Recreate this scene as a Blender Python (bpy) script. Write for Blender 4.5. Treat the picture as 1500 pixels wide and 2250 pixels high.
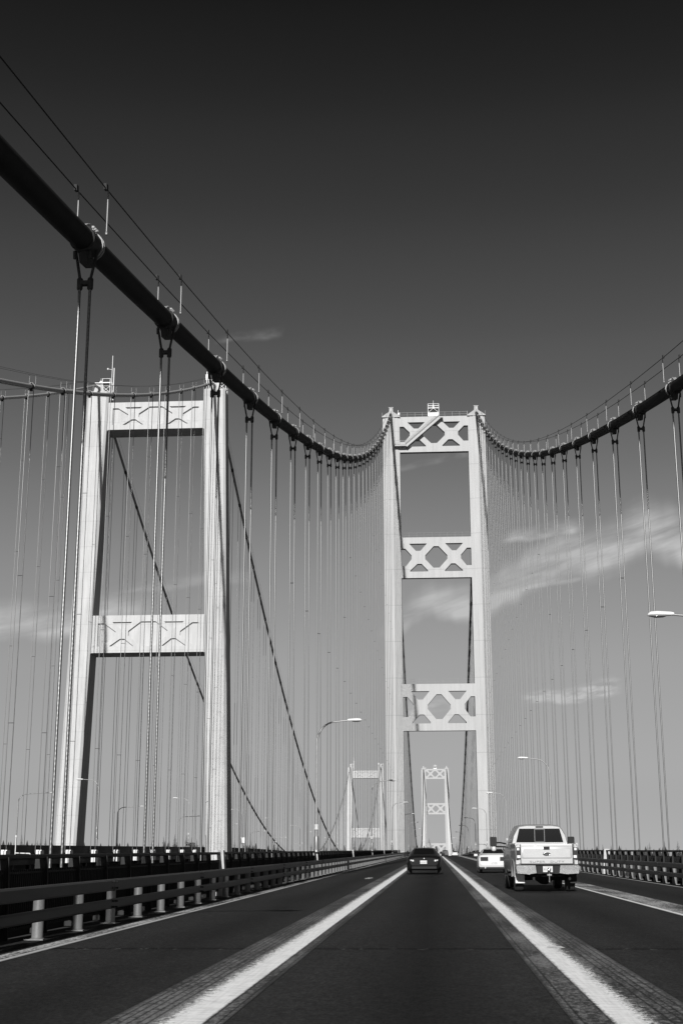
import bpy, bmesh, math, random
from mathutils import Vector, Matrix
random.seed(7)
R = math.radians
sc = bpy.context.scene
col = sc.collection
for o in list(bpy.data.objects): bpy.data.objects.remove(o)

# ------------------------------------------------------------------ camera
EYE = Vector((-1.457, 0.0, 1.30))
YAW, PITCH, ROLL = 0.0637099, 0.2679218, 0.0013047
cam_d = bpy.data.cameras.new('camera'); cam = bpy.data.objects.new('camera', cam_d); col.objects.link(cam)
cam_d.sensor_fit = 'VERTICAL'; cam_d.sensor_height = 36.0; cam_d.lens = 3100.743/2250*36
cam_d.clip_start = 0.1; cam_d.clip_end = 20000
cam.location = EYE
fw = Vector((-math.sin(YAW)*math.cos(PITCH), math.cos(YAW)*math.cos(PITCH), math.sin(PITCH)))
rt = Vector((math.cos(YAW), math.sin(YAW), 0)); up = rt.cross(fw)
r2 = rt*math.cos(ROLL)-up*math.sin(ROLL); u2 = rt*math.sin(ROLL)+up*math.cos(ROLL)
cam.rotation_euler = Matrix((r2, u2, -fw)).transposed().to_euler()
sc.camera = cam

# ------------------------------------------------------------------ light
SUN_EL, SUN_DX = R(19.0), 0.052
sd = bpy.data.lights.new('sun', 'SUN'); sd.energy = 5.0; sd.angle = R(0.5); sd.color = (1, 0.995, 0.985)
sun = bpy.data.objects.new('sun', sd); col.objects.link(sun)
ldir = Vector((SUN_DX, 1, -math.tan(SUN_EL)*math.hypot(1, SUN_DX))).normalized()
sun.rotation_euler = ldir.to_track_quat('-Z', 'Y').to_euler()
sun.location = (-20, -120, 90)

w = bpy.data.worlds.new('World'); sc.world = w; w.use_nodes = True
nt = w.node_tree; nt.nodes.clear()
def N(t, **k):
    n = nt.nodes.new(t)
    for a, b in k.items(): setattr(n, a, b)
    return n
def lk(a, b): nt.links.new(a, b)
def mth(op, a, b=None, c=None, clamp=False):
    n = N('ShaderNodeMath', operation=op, use_clamp=clamp)
    for i, v in enumerate((a, b, c)):
        if v is None: continue
        if isinstance(v, (int, float)): n.inputs[i].default_value = v
        else: lk(v, n.inputs[i])
    return n.outputs[0]
def world_nodes():
    sky = N('ShaderNodeTexSky', sky_type='NISHITA', sun_disc=False, sun_elevation=SUN_EL, sun_rotation=R(180)+SUN_DX)
    sky.air_density = 1.0; sky.dust_density = 0.15; sky.ozone_density = 1.0
    sep = N('ShaderNodeSeparateColor'); lk(sky.outputs[0], sep.inputs[0])
    red = sep.outputs[0]                      # a red filter on black and white film
    tc = N('ShaderNodeTexCoord'); sx = N('ShaderNodeSeparateXYZ'); lk(tc.outputs['Generated'], sx.inputs[0])
    el = mth('MULTIPLY', mth('ARCSINE', sx.outputs[2]), 57.29578)
    az = mth('MULTIPLY', mth('ARCTAN2', sx.outputs[0], sx.outputs[1]), 57.29578)
    ramp = N('ShaderNodeValToRGB'); cr = ramp.color_ramp; cr.interpolation = 'CARDINAL'
    lk(mth('DIVIDE', el, 45.0, clamp=True), ramp.inputs[0])
    pts = SKY_RAMP
    for p, v in pts[1:-1]: cr.elements.new(p/45)
    for e, (p, v) in zip(cr.elements, pts): e.color = (v, v, v, 1)
    base = mth('MULTIPLY', red, ramp.outputs[0])
    # thin high cloud, placed by compass bearing and height above the horizon
    total = None
    for (a0, e0, slope, half, w0, w1, amp, sc_u, sc_v, seed) in CLOUDS:
        u = mth('SUBTRACT', az, a0)
        v = mth('SUBTRACT', mth('SUBTRACT', el, e0), mth('MULTIPLY', u, slope))
        wid = mth('MULTIPLY_ADD', u, (w1-w0)/(2*half), (w0+w1)/2)
        comb = N('ShaderNodeCombineXYZ'); lk(mth('MULTIPLY', u, sc_u), comb.inputs[0]); lk(mth('MULTIPLY', v, sc_v), comb.inputs[1]); comb.inputs[2].default_value = seed
        nz = N('ShaderNodeTexNoise'); nz.inputs['Scale'].default_value = 1; nz.inputs['Detail'].default_value = 6; nz.inputs['Roughness'].default_value = .55
        lk(comb.outputs[0], nz.inputs['Vector'])
        comb2 = N('ShaderNodeCombineXYZ'); lk(mth('MULTIPLY', u, .35), comb2.inputs[0]); comb2.inputs[1].default_value = seed
        nw = N('ShaderNodeTexNoise'); nw.inputs['Scale'].default_value = 1; nw.inputs['Detail'].default_value = 3; lk(comb2.outputs[0], nw.inputs['Vector'])
        vv = mth('ADD', v, mth('MULTIPLY', mth('SUBTRACT', nw.outputs[0], .5), w1*1.6))
        av = mth('DIVIDE', mth('MAXIMUM', vv, mth('MULTIPLY', vv, -1.8)), wid)
        m = mth('SUBTRACT', 1.0, av, clamp=True)
        m = mth('MULTIPLY', mth('MULTIPLY', m, m), mth('SUBTRACT', 3.0, mth('MULTIPLY', m, 2.0)))
        au = mth('DIVIDE', mth('ABSOLUTE', u), half)
        e = mth('MULTIPLY', mth('SUBTRACT', 1.0, au, clamp=True), 3.0, clamp=True)
        s = mth('MULTIPLY_ADD', nz.outputs[0], 2.9, -1.0, clamp=True)
        m = mth('MULTIPLY', mth('MULTIPLY', m, e), mth('MULTIPLY', s, amp), clamp=True)
        total = m if total is None else mth('MAXIMUM', total, m)
    vcl = CLOUD_V
    out = mth('ADD', mth('MULTIPLY', base, mth('SUBTRACT', 1.0, total)), mth('MULTIPLY', total, vcl))
    comb = N('ShaderNodeCombineColor')
    for i in range(3): lk(out, comb.inputs[i])
    bg = N('ShaderNodeBackground'); bg.inputs[1].default_value = 0.1; lk(comb.outputs[0], bg.inputs[0])
    wo = N('ShaderNodeOutputWorld'); lk(bg.outputs[0], wo.inputs[0])
# (degrees above the horizon, film response to the red part of the sky there)
SKY_RAMP = [(0, 0.3079), (2.02, 0.3079), (4.7, 0.408), (8.45, 0.5503), (11.2, 0.5958), (13.97, 0.579), (16.7, 0.491), (19.5, 0.3968), (22.3, 0.327), (26.75, 0.2186), (31, 0.1358), (35.3, 0.0716), (39, 0.0379), (45, 0.0341)]
# bearing, height, slope, half length, half width at either end, density, grain along and across, seed
CLOUDS = [(6.6, 13.1, .29, 9.0, .95, 2.5, 1.65, .18, .95, 3.1), (4.7, 14.2, .12, 1.8, .4, .7, 1.0, .5, 1.6, 2.2), (3.0, 11.9, .2, 5.0, .12, .45, .8, .4, 2.0, 8.7),
          (-17.5, 10.2, .2, 6.5, 1.6, 1.0, 1.4, .25, 1.1, 5.5), (5.6, 7.8, .10, 2.1, .35, .7, 2.2, 1.3, 5.0, 1.7),
          (-7.6, 22.4, .12, 1.6, .25, .5, .18, .9, 2.0, 9.2), (.2, 17.3, .2, 2.0, .2, .4, .2, .9, 2.0, 4.4),
          (.1, 7.5, .06, 1.8, .5, .5, 1.0, .8, 2.6, 6.6), (-11.0, 12.2, .15, 4.0, .3, .6, .4, .5, 1.6, 2.4)]
CLOUD_V = 3.9
world_nodes()
sc.view_settings.view_transform = 'Standard'; sc.view_settings.look = 'None'
sc.view_settings.exposure = 0.4; sc.view_settings.gamma = 1.0

# ------------------------------------------------------------------ helpers
class MB:
    """collects faces and links them as ONE mesh object"""
    def __init__(s): s.v = []; s.f = []; s.sm = []
    def add(s, vs, fs, smooth=False):
        n = len(s.v); s.v += [tuple(p) for p in vs]; s.f += [tuple(i+n for i in f) for f in fs]; s.sm += [smooth]*len(fs); return s
    def box(s, c, d, rot=None):
        x, y, z = d[0]/2, d[1]/2, d[2]/2
        P = [Vector((a*x, b*y, e*z)) for e in (-1, 1) for b in (-1, 1) for a in (-1, 1)]
        if rot is not None: P = [rot @ p for p in P]
        c = Vector(c); return s.add([c+p for p in P], [(0, 2, 3, 1), (4, 5, 7, 6), (0, 1, 5, 4), (2, 6, 7, 3), (0, 4, 6, 2), (1, 3, 7, 5)])
    def b2(s, lo, hi):
        return s.box([(a+b)/2 for a, b in zip(lo, hi)], [abs(b-a) for a, b in zip(lo, hi)])
    def loft(s, rings, cap=True, smooth=False, closed=True):
        n = len(rings[0]); vs = [p for r in rings for p in r]; fs = []
        for i in range(len(rings)-1):
            for j in range(n if closed else n-1):
                k = (j+1) % n; fs.append((i*n+j, i*n+k, (i+1)*n+k, (i+1)*n+j))
        s.add(vs, fs, smooth)
        if cap: s.add(rings[0], [tuple(range(n))[::-1]]); s.add(rings[-1], [tuple(range(n))])
        return s
    def tube(s, pts, r, n=8, cap=True, smooth=True):
        pts = [Vector(p) for p in pts]; rings = []
        rr = r if isinstance(r, (list, tuple)) else [r]*len(pts)
        ref = None
        for i, p in enumerate(pts):
            t = (pts[min(i+1, len(pts)-1)]-pts[max(i-1, 0)]).normalized()
            if ref is None: ref = Vector((1, 0, 0)) if abs(t.x) < .9 else Vector((0, 1, 0))
            a = (ref-t*ref.dot(t)).normalized(); b = t.cross(a); ref = a
            rings.append([p+(a*math.cos(2*math.pi*k/n)+b*math.sin(2*math.pi*k/n))*rr[i] for k in range(n)])
        return s.loft(rings, cap, smooth)
    def lathe(s, prof, axis='Z', c=(0, 0, 0), n=16, smooth=True):
        c = Vector(c); rings = []
        for r, h in prof:
            ring = []
            for k in range(n):
                a, b = r*math.cos(2*math.pi*k/n), r*math.sin(2*math.pi*k/n)
                ring.append(c+Vector({'Z': (a, b, h), 'X': (h, a, b), 'Y': (b, h, a)}[axis]))
            rings.append(ring)
        return s.loft(rings, True, smooth)
    def prism(s, poly, axis, lo, hi):
        """poly of 2-D points, extruded along axis"""
        def P(a, b, h): return {'Y': (a, h, b), 'X': (h, a, b), 'Z': (a, b, h)}[axis]
        return s.loft([[P(a, b, lo) for a, b in poly], [P(a, b, hi) for a, b in poly]])
    def build(s, name, mat=None, parent=None, loc=None, sharp=None, fix=True):
        me = bpy.data.meshes.new(name); me.from_pydata(s.v, [], s.f); me.update()
        me.polygons.foreach_set('use_smooth', s.sm)
        if fix:
            bm = bmesh.new(); bm.from_mesh(me); bmesh.ops.recalc_face_normals(bm, faces=bm.faces); bm.to_mesh(me); bm.free()
        if sharp: me.set_sharp_from_angle(angle=R(sharp))
        if mat: me.materials.append(mat)
        o = bpy.data.objects.new(name, me); col.objects.link(o)
        if parent: o.parent = parent
        if loc: o.location = loc
        return o
def tag(o, label=None, cat=None, group=None, kind=None):
    if label: o['label'] = label
    if cat: o['category'] = cat
    if group: o['group'] = group
    if kind: o['kind'] = kind
    return o
def empty(name, loc, label=None, cat=None, group=None, rot=(0, 0, 0)):
    o = bpy.data.objects.new(name, None); col.objects.link(o); o.location = loc; o.rotation_euler = rot
    o.empty_display_size = .2
    return tag(o, label, cat, group)
def copy_tree(o, parent=None):
    c = o.copy(); col.objects.link(c)
    if parent: c.parent = parent
    for ch in list(o.children): copy_tree(ch, c)
    return c
def inst(o, parent=None, loc=None, rot=None, scale=None):
    c = o.copy(); col.objects.link(c)
    if parent: c.parent = parent
    if loc is not None: c.location = loc
    if rot is not None: c.rotation_euler = rot
    if scale is not None: c.scale = scale
    return c
def plate(name, outer, holes, depth, mat, parent, bevel=0):
    """flat plate in XZ with holes, its front face on y=0 and its back on y=depth"""
    cu = bpy.data.curves.new(name, 'CURVE'); cu.dimensions = '2D'; cu.fill_mode = 'BOTH'; cu.extrude = depth/2
    for poly in [outer]+holes:
        sp = cu.splines.new('POLY'); sp.points.add(len(poly)-1); sp.use_cyclic_u = True
        for p, (a, b) in zip(sp.points, poly): p.co = (a, b, 0, 1)
    t = bpy.data.objects.new('t', cu); col.objects.link(t)
    me = bpy.data.meshes.new_from_object(t.evaluated_get(bpy.context.evaluated_depsgraph_get()))
    bpy.data.objects.remove(t); bpy.data.curves.remove(cu)
    me.transform(Matrix(((1, 0, 0, 0), (0, 0, -1, depth/2), (0, 1, 0, 0), (0, 0, 0, 1))))
    bm = bmesh.new(); bm.from_mesh(me); bmesh.ops.recalc_face_normals(bm, faces=bm.faces); bm.to_mesh(me); bm.free()
    me.materials.clear(); me.materials.append(mat); me.name = name
    o = bpy.data.objects.new(name, me); col.objects.link(o)
    if parent: o.parent = parent
    return o
def lettering(name, txt, size, mat, parent, loc, rot, depth=.006, shear=0, spacing=1.0, sx=1.0):
    cu = bpy.data.curves.new(name, 'FONT'); cu.body = txt; cu.size = size; cu.extrude = depth; cu.align_x = 'CENTER'; cu.align_y = 'CENTER'
    cu.shear = shear; cu.space_character = spacing
    t = bpy.data.objects.new('t', cu); col.objects.link(t)
    me = bpy.data.meshes.new_from_object(t.evaluated_get(bpy.context.evaluated_depsgraph_get()))
    bpy.data.objects.remove(t); bpy.data.curves.remove(cu)
    me.materials.clear(); me.materials.append(mat); me.name = name
    o = bpy.data.objects.new(name, me); col.objects.link(o); o.parent = parent; o.location = loc; o.rotation_euler = rot; o.scale = (sx, 1, 1)
    return o
ORD = ['first', 'second', 'third', 'fourth', 'fifth', 'sixth', 'seventh', 'eighth', 'ninth', 'tenth', 'eleventh', 'twelfth', 'thirteenth',
       'fourteenth', 'fifteenth', 'sixteenth', 'seventeenth', 'eighteenth', 'nineteenth', 'twentieth', 'twenty-first', 'twenty-second',
       'twenty-third', 'twenty-fourth', 'twenty-fifth', 'twenty-sixth', 'twenty-seventh', 'twenty-eighth', 'twenty-ninth', 'thirtieth']

# ------------------------------------------------------------------ materials (a black and white scene: all greys)
def mat(name, v, rough=.6, metal=0.0, var=0.0, scale=1.0, stretch=(1, 1, 1), bump=0.0, bscale=30.0, spec=.5, coords='Object', coat=0):
    m = bpy.data.materials.new(name); m.use_nodes = True; t = m.node_tree; b = t.nodes['Principled BSDF']
    b.inputs['Base Color'].default_value = (v, v, v, 1); b.inputs['Roughness'].default_value = rough; b.inputs['Metallic'].default_value = metal
    b.inputs['Specular IOR Level'].default_value = spec; b.inputs['Coat Weight'].default_value = coat; b.inputs['Coat Roughness'].default_value = .05
    tc = t.nodes.new('ShaderNodeTexCoord')
    if var:
        mp = t.nodes.new('ShaderNodeMapping'); mp.inputs['Scale'].default_value = stretch
        t.links.new(tc.outputs[coords], mp.inputs[0])
        nz = t.nodes.new('ShaderNodeTexNoise'); nz.inputs['Scale'].default_value = scale; nz.inputs['Detail'].default_value = 7; nz.inputs['Roughness'].default_value = .62
        t.links.new(mp.outputs[0], nz.inputs['Vector'])
        mr = t.nodes.new('ShaderNodeMapRange'); mr.inputs[1].default_value = .3; mr.inputs[2].default_value = .7
        mr.inputs[3].default_value = v*(1-var); mr.inputs[4].default_value = v*(1+var)
        t.links.new(nz.outputs[0], mr.inputs[0]); t.links.new(mr.outputs[0], b.inputs['Base Color'])
    if bump:
        nb = t.nodes.new('ShaderNodeTexNoise'); nb.inputs['Scale'].default_value = bscale; nb.inputs['Detail'].default_value = 5
        t.links.new(tc.outputs[coords], nb.inputs['Vector'])
        bp = t.nodes.new('ShaderNodeBump'); bp.inputs['Strength'].default_value = bump; bp.inputs['Distance'].default_value = .05
        t.links.new(nb.outputs[0], bp.inputs['Height']); t.links.new(bp.outputs[0], b.inputs['Normal'])
    return m
M = {}
M['steel'] = mat('painted_steel', .265, .6, var=.10, scale=.5, stretch=(3, 3, .25))
M['cable'] = mat('cable_paint', .022, .75, spec=.06, var=.15, scale=1.5)
M['band'] = mat('cast_steel', .26, .6, var=.15, scale=6)  # lit tone of the cable bands, for flanges, wedges and bolts
M['rope'] = mat('galvanised_rope', .14, .4, metal=.85, var=.05, scale=12)
M['wire'] = mat('dark_wire', .02, .7, spec=.1)
M['newcable'] = mat('pale_cable_paint', .26, .55, var=.1, scale=2)
M['band_shade'] = mat('shaded_band_steel', .035, .7, spec=.1)  # band collar and lug: their shade is put into this darker colour
M['fitting'] = mat('dark_fitting', .03, .7, spec=.15, var=.2, scale=8)
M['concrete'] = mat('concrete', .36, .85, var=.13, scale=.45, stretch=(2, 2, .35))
M['railpaint'] = mat('rail_paint', .032, .5, spec=.2, var=.25, scale=2.0, stretch=(1, .25, 3))
M['postpaint'] = mat('guard_post_steel', .13, .5, var=.22, scale=6, stretch=(1, 1, .4))
M['railing'] = mat('railing_paint', .016, .6, spec=.15, var=.25, scale=4)
M['pedestal'] = mat('pedestal_concrete', .36, .8, var=.2, scale=5)
M['lamp'] = mat('lamp_housing', .6, .4)
M['lamp_glass'] = mat('lamp_glass', .08, .15)
M['pole'] = mat('lamp_pole', .2, .4, metal=.3, var=.12, scale=5)
M['walk'] = mat('walkway', .018, .9, var=.3, scale=3)
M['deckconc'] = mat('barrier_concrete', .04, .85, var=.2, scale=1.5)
M['newtruss'] = mat('truss_paint', .025, .7, spec=.15, var=.2, scale=1)
M['bracket'] = mat('bracket_paint', .5, .6, var=.06, scale=4)
M['tyre'] = mat('tyre_rubber', .018, .8)
M['rim'] = mat('wheel_rim', .35, .3, metal=.8)
M['black_paint'] = mat('black_paint', .004, .3, spec=.12, coat=.04)
M['white_paint'] = mat('white_paint', .42, .4, coat=.2, var=.04, scale=3)
M['silver_paint'] = mat('silver_paint', .27, .38, metal=.45, coat=.2, var=.04, scale=3)
M['dark_side'] = mat('shaded_side_paint', .10, .18, metal=.5, coat=1)  # silver paint with the truck side's shade put into the colour; not applied
M['glass'] = mat('tinted_glass', .006, .06, spec=.3)
M['trim'] = mat('black_trim', .012, .6, spec=.15)
M['chrome'] = mat('chrome', .62, .16, metal=1, var=.15, scale=6)
M['plate'] = mat('licence_plate', .42, .4)
M['ink'] = mat('plate_ink', .06, .6)
M['taillamp'] = mat('tail_lamp', .03, .15, spec=.3)
M['lens'] = mat('clear_lens', .55, .15)
M['frame'] = mat('window_frame', .07, .4)
M['flap'] = mat('mud_flap', .4, .5, var=.1, scale=6)
M['fir'] = mat('fir_foliage', .025, .9, var=.4, scale=.15)
M['trunk'] = mat('bark', .05, .9)
M['land'] = mat('wooded_bluff', .028, .95, var=.4, scale=.01)
M['water'] = mat('water', .03, .12, bump=.3, bscale=.15)
M['dim_paint'] = mat('dark_vehicle_paint', .03, .3)

def seams(m, step, width, amount, streak):
    """plate joints or pour lines every step metres up, and rain streaks"""
    t = m.node_tree; b = t.nodes['Principled BSDF']; old = b.inputs['Base Color'].links[0].from_socket
    geo = t.nodes.new('ShaderNodeNewGeometry'); sx = t.nodes.new('ShaderNodeSeparateXYZ'); t.links.new(geo.outputs['Position'], sx.inputs[0])
    def mm(op, a, c, clamp=False):
        n = t.nodes.new('ShaderNodeMath'); n.operation = op; n.use_clamp = clamp
        for i, v in enumerate((a, c)):
            if isinstance(v, (int, float)): n.inputs[i].default_value = v
            else: t.links.new(v, n.inputs[i])
        return n.outputs[0]
    d = mm('ABSOLUTE', mm('SUBTRACT', mm('MODULO', mm('ADD', sx.outputs[2], 1000.0), step), step/2), 0)
    line = mm('MULTIPLY', mm('SUBTRACT', 1.0, mm('DIVIDE', d, width), True), amount)
    mp = t.nodes.new('ShaderNodeMapping'); mp.inputs['Scale'].default_value = (3.2, 1.2, .05); t.links.new(geo.outputs['Position'], mp.inputs[0])
    nz = t.nodes.new('ShaderNodeTexNoise'); nz.inputs['Scale'].default_value = 1.0; nz.inputs['Detail'].default_value = 5; t.links.new(mp.outputs[0], nz.inputs['Vector'])
    st = mm('MULTIPLY', mm('SUBTRACT', mm('MULTIPLY', nz.outputs[0], 3.2), 1.75, True), streak)
    k = mm('SUBTRACT', mm('SUBTRACT', 1.0, line), st, True)
    cc = t.nodes.new('ShaderNodeCombineColor'); v = mm('MULTIPLY', old, k)
    for i in range(3): t.links.new(v, cc.inputs[i])
    t.links.new(cc.outputs[0], b.inputs['Base Color'])
seams(M['steel'], 7.6, .09, .35, .22); seams(M['concrete'], 5.2, .12, .14, .16)

def nodes_of(name):
    m = bpy.data.materials.new(name); m.use_nodes = True; t = m.node_tree
    return m, t, t.nodes['Principled BSDF']
class G:
    """tiny shader graph helper"""
    def __init__(s, t): s.t = t
    def n(s, k, **kw):
        x = s.t.nodes.new(k)
        for a, b in kw.items(): setattr(x, a, b)
        return x
    def m(s, op, a, b=None, c=None, clamp=False):
        x = s.n('ShaderNodeMath', operation=op, use_clamp=clamp)
        for i, v in enumerate((a, b, c)):
            if v is None: continue
            if isinstance(v, (int, float)): x.inputs[i].default_value = v
            else: s.t.links.new(v, x.inputs[i])
        return x.outputs[0]
    def step(s, v, a, b):
        return s.m('DIVIDE', s.m('SUBTRACT', v, a), b-a, clamp=True)
    def noise(s, vec, scale, stretch=(1, 1, 1), detail=4, rough=.6):
        mp = s.n('ShaderNodeMapping'); mp.inputs['Scale'].default_value = stretch; s.t.links.new(vec, mp.inputs[0])
        z = s.n('ShaderNodeTexNoise'); z.inputs['Scale'].default_value = scale; z.inputs['Detail'].default_value = detail; z.inputs['Roughness'].default_value = rough
        s.t.links.new(mp.outputs[0], z.inputs['Vector']); return z.outputs[0]
    def mix(s, a, b, f):
        return s.m('ADD', s.m('MULTIPLY', a, s.m('SUBTRACT', 1.0, f)), s.m('MULTIPLY', b, f))
    def grey(s, v, sock):
        c = s.n('ShaderNodeCombineColor')
        for i in range(3): s.t.links.new(v, c.inputs[i])
        s.t.links.new(c.outputs[0], sock)

def asphalt():
    m, t, b = nodes_of('asphalt'); g = G(t)
    pos = g.n('ShaderNodeNewGeometry').outputs['Position']; xyz = g.n('ShaderNodeSeparateXYZ'); t.links.new(pos, xyz.inputs[0]); x, y = xyz.outputs[0], xyz.outputs[1]
    fine = g.noise(pos, 26, (1, .45, 1), detail=4, rough=.75); mid = g.noise(pos, 1.2, (1, .12, 1), 5); big = g.noise(pos, .25, (1, .2, 1), 3)
    v = g.m('MULTIPLY', .0255, g.m('MULTIPLY_ADD', g.m('SUBTRACT', mid, .5), .7, 1.0))
    v = g.m('MULTIPLY', v, g.m('MULTIPLY_ADD', g.m('SUBTRACT', big, .5), .5, 1.0))
    v = g.m('MULTIPLY', v, g.m('MULTIPLY_ADD', g.m('SUBTRACT', fine, .5), 3.6, 1.0))
    v = g.m('MULTIPLY', v, g.m('MULTIPLY_ADD', g.m('SUBTRACT', g.noise(pos, 7, (1, .5, 1), 5, .7), .5), 1.3, 1.0))
    # darker band down the middle of each lane
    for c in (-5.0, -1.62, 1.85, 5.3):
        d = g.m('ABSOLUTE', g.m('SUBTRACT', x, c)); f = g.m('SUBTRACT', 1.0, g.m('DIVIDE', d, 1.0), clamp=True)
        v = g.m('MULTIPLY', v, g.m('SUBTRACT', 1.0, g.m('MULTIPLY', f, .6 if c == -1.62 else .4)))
    # transverse joints
    wob = g.noise(pos, 1.5, (1, 0, 0), 4)
    yy = g.m('ADD', y, g.m('MULTIPLY', g.m('SUBTRACT', wob, .5), .08))
    fr = g.m('ABSOLUTE', g.m('SUBTRACT', g.m('MODULO', g.m('ADD', yy, 413.08), 37.65), 37.65/2))   # 0 on a joint
    j = g.m('SUBTRACT', 1.0, g.m('DIVIDE', fr, .22), clamp=True)
    chip = g.step(g.noise(pos, 3, (2, 1, 1), 4), .58, .66)
    v = g.mix(v, g.mix(g.m('MULTIPLY', v, .12), g.m('ADD', v, .10), chip), j)
    g.grey(v, b.inputs['Base Color']); b.inputs['Roughness'].default_value = .8; b.inputs['Specular IOR Level'].default_value = .12
    bp = g.n('ShaderNodeBump'); bp.inputs['Strength'].default_value = .5; bp.inputs['Distance'].default_value = .01
    t.links.new(g.noise(pos, 70, detail=2), bp.inputs['Height']); t.links.new(bp.outputs[0], b.inputs['Normal'])
    return m
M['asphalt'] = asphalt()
def strip_mat(name, white, soft_l, soft_r, bars, x0, x1, speckle=.20, wv=.92):
    """steel wind grating between the lanes: speckled bars, dark slots and a worn painted line.
    white = (left, right) of the painted line; bars = x positions of dark slots"""
    m, t, b = nodes_of(name); g = G(t)
    pos = g.n('ShaderNodeNewGeometry').outputs['Position']; xyz = g.n('ShaderNodeSeparateXYZ'); t.links.new(pos, xyz.inputs[0]); x, y = xyz.outputs[0], xyz.outputs[1]
    sp = g.noise(pos, 9, (2.3, 1.3, 1), 5, .78); wide = g.noise(pos, .8, (1.5, .35, 1), 4)
    lit = g.step(g.m('ADD', sp, g.m('MULTIPLY', g.m('SUBTRACT', wide, .5), .5)), .45, .60)
    v = g.mix(.022, speckle, lit)
    edge = g.noise(pos, 12, (1.6, 1.3, 1), 6, .85); ew = g.noise(pos, .5, (.0, .5, 0), 4)
    off = g.m('ADD', g.m('MULTIPLY', g.m('SUBTRACT', edge, .5), 3.4), g.m('MULTIPLY', g.m('SUBTRACT', ew, .5), .25))
    a = g.step(g.m('ADD', x, g.m('MULTIPLY', off, soft_l)), white[0]-.012-soft_l*.12, white[0]+.012+soft_l*.12)
    c = g.step(g.m('ADD', x, g.m('MULTIPLY', off, soft_r)), white[1]-.008-soft_r*.12, white[1]+.008+soft_r*.12)
    p = g.m('MULTIPLY', a, g.m('SUBTRACT', 1.0, c))
    cross = g.noise(pos, 20, (.25, 1, 1), 3); along = g.noise(pos, 30, (1, .02, 1), 2)
    wear = g.m('MULTIPLY_ADD', g.m('SUBTRACT', cross, .5), .9, .98); wear = g.m('MULTIPLY', wear, g.m('MULTIPLY_ADD', g.m('SUBTRACT', along, .5), .5, 1.0))
    v = g.mix(v, g.m('MULTIPLY', g.m('MULTIPLY', wv, wear), 1.0, clamp=True), p)
    for xb in bars:
        d = g.m('SUBTRACT', 1.0, g.m('DIVIDE', g.m('ABSOLUTE', g.m('SUBTRACT', x, xb)), .017), clamp=True)
        v = g.m('MULTIPLY', v, g.m('SUBTRACT', 1.0, g.m('MULTIPLY', d, .9)))
    ed = g.m('ADD', g.m('SUBTRACT', 1.0, g.step(x, x0, x0+.05)), g.step(x, x1-.05, x1), clamp=True)
    v = g.mix(v, .012, g.m('MULTIPLY', ed, .85))
    g.grey(v, b.inputs['Base Color']); b.inputs['Roughness'].default_value = .6; b.inputs['Specular IOR Level'].default_value = .3
    bp = g.n('ShaderNodeBump'); bp.inputs['Strength'].default_value = .4; bp.inputs['Distance'].default_value = .02
    t.links.new(sp, bp.inputs['Height']); t.links.new(bp.outputs[0], b.inputs['Normal'])
    return m
M['strip_a'] = strip_mat('grating_with_line', (-3.58, -3.27), .22, .035, (-3.98, -3.91, -3.84, -3.76, -3.69, -3.25, -3.15), -4.05, -3.10)
M['strip_b'] = strip_mat('grating_with_line', (-.10, .18), .07, .22, (.34, .43, .50, .58, -.12, -.34), -.42, .66)
M['strip_c'] = strip_mat('grating_with_thin_line', (3.44, 3.56), .015, .015, (3.62,), 3.42, 4.35, speckle=.55, wv=.75)
M['strip_d'] = strip_mat('edge_grating', (-6.79, -6.69), .02, .02, (-6.82,), -7.06, -6.685, speckle=.6, wv=.5)
M['strip_e'] = strip_mat('edge_line', (6.98, 7.07), .01, .01, (), 6.96, 7.09, speckle=.1, wv=.6)
def rope_bump(m):
    t = m.node_tree; b = t.nodes['Principled BSDF']; g = G(t)
    tc = g.n('ShaderNodeTexCoord'); mp = g.n('ShaderNodeMapping'); mp.inputs['Rotation'].default_value = (0, R(28), 0); t.links.new(tc.outputs['Object'], mp.inputs[0])
    wv = g.n('ShaderNodeTexWave'); wv.bands_direction = 'Z'; wv.inputs['Scale'].default_value = 3.4; t.links.new(mp.outputs[0], wv.inputs[0])
    bp = g.n('ShaderNodeBump'); bp.inputs['Strength'].default_value = .12; bp.inputs['Distance'].default_value = .01
    t.links.new(wv.outputs[1], bp.inputs['Height']); t.links.new(bp.outputs[0], b.inputs['Normal'])
M['near_rope'] = mat('twisted_rope', .14, .4, metal=.85, var=.05, scale=12); rope_bump(M['near_rope'])

# ------------------------------------------------------------------ the bridges' lines
T1, SPAN = 288.17, 853.4
T2 = T1+SPAN; MID = (T1+T2)/2; GR = .033
def road(y):                      # height of the road we drive on
    if y < T1: return GR*y
    if y > T2: return GR*(T1+T2-y)
    return GR*y-GR*(y-T1)**2/(2*(MID-T1))
N1 = 267.0; N2 = N1+SPAN; NMID = (N1+N2)/2; NX = -56.15; NH = 11.85
def nroad(y):                     # and of the newer bridge beside it
    if y < N1: a = GR*y
    elif y > N2: a = GR*(N1+N2-y)
    else: a = GR*y-GR*(y-N1)**2/(2*(NMID-N1))
    return a+.95
def nx(y, x): return NX+x+(y-N1)*.0022
SAD, LOW = 102.3, 19.3            # our main cable: saddle and middle of the span
def cable(y):
    if y <= T1:
        base = 1.3+7.527+.1927*y+.0004477*y*y+1.0
        end = 1.3+7.527+.1927*T1+.0004477*T1*T1+1.0
        return base+(SAD-end)*(max(y, 0)/T1)**8
    if y >= T2: d = y-T2; return SAD-(.45*d)+.0004477*d*d
    return LOW+(SAD-LOW)*((y-MID)/(SPAN/2))**2
NSAD, NLOW = 102.6, 20.3
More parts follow.
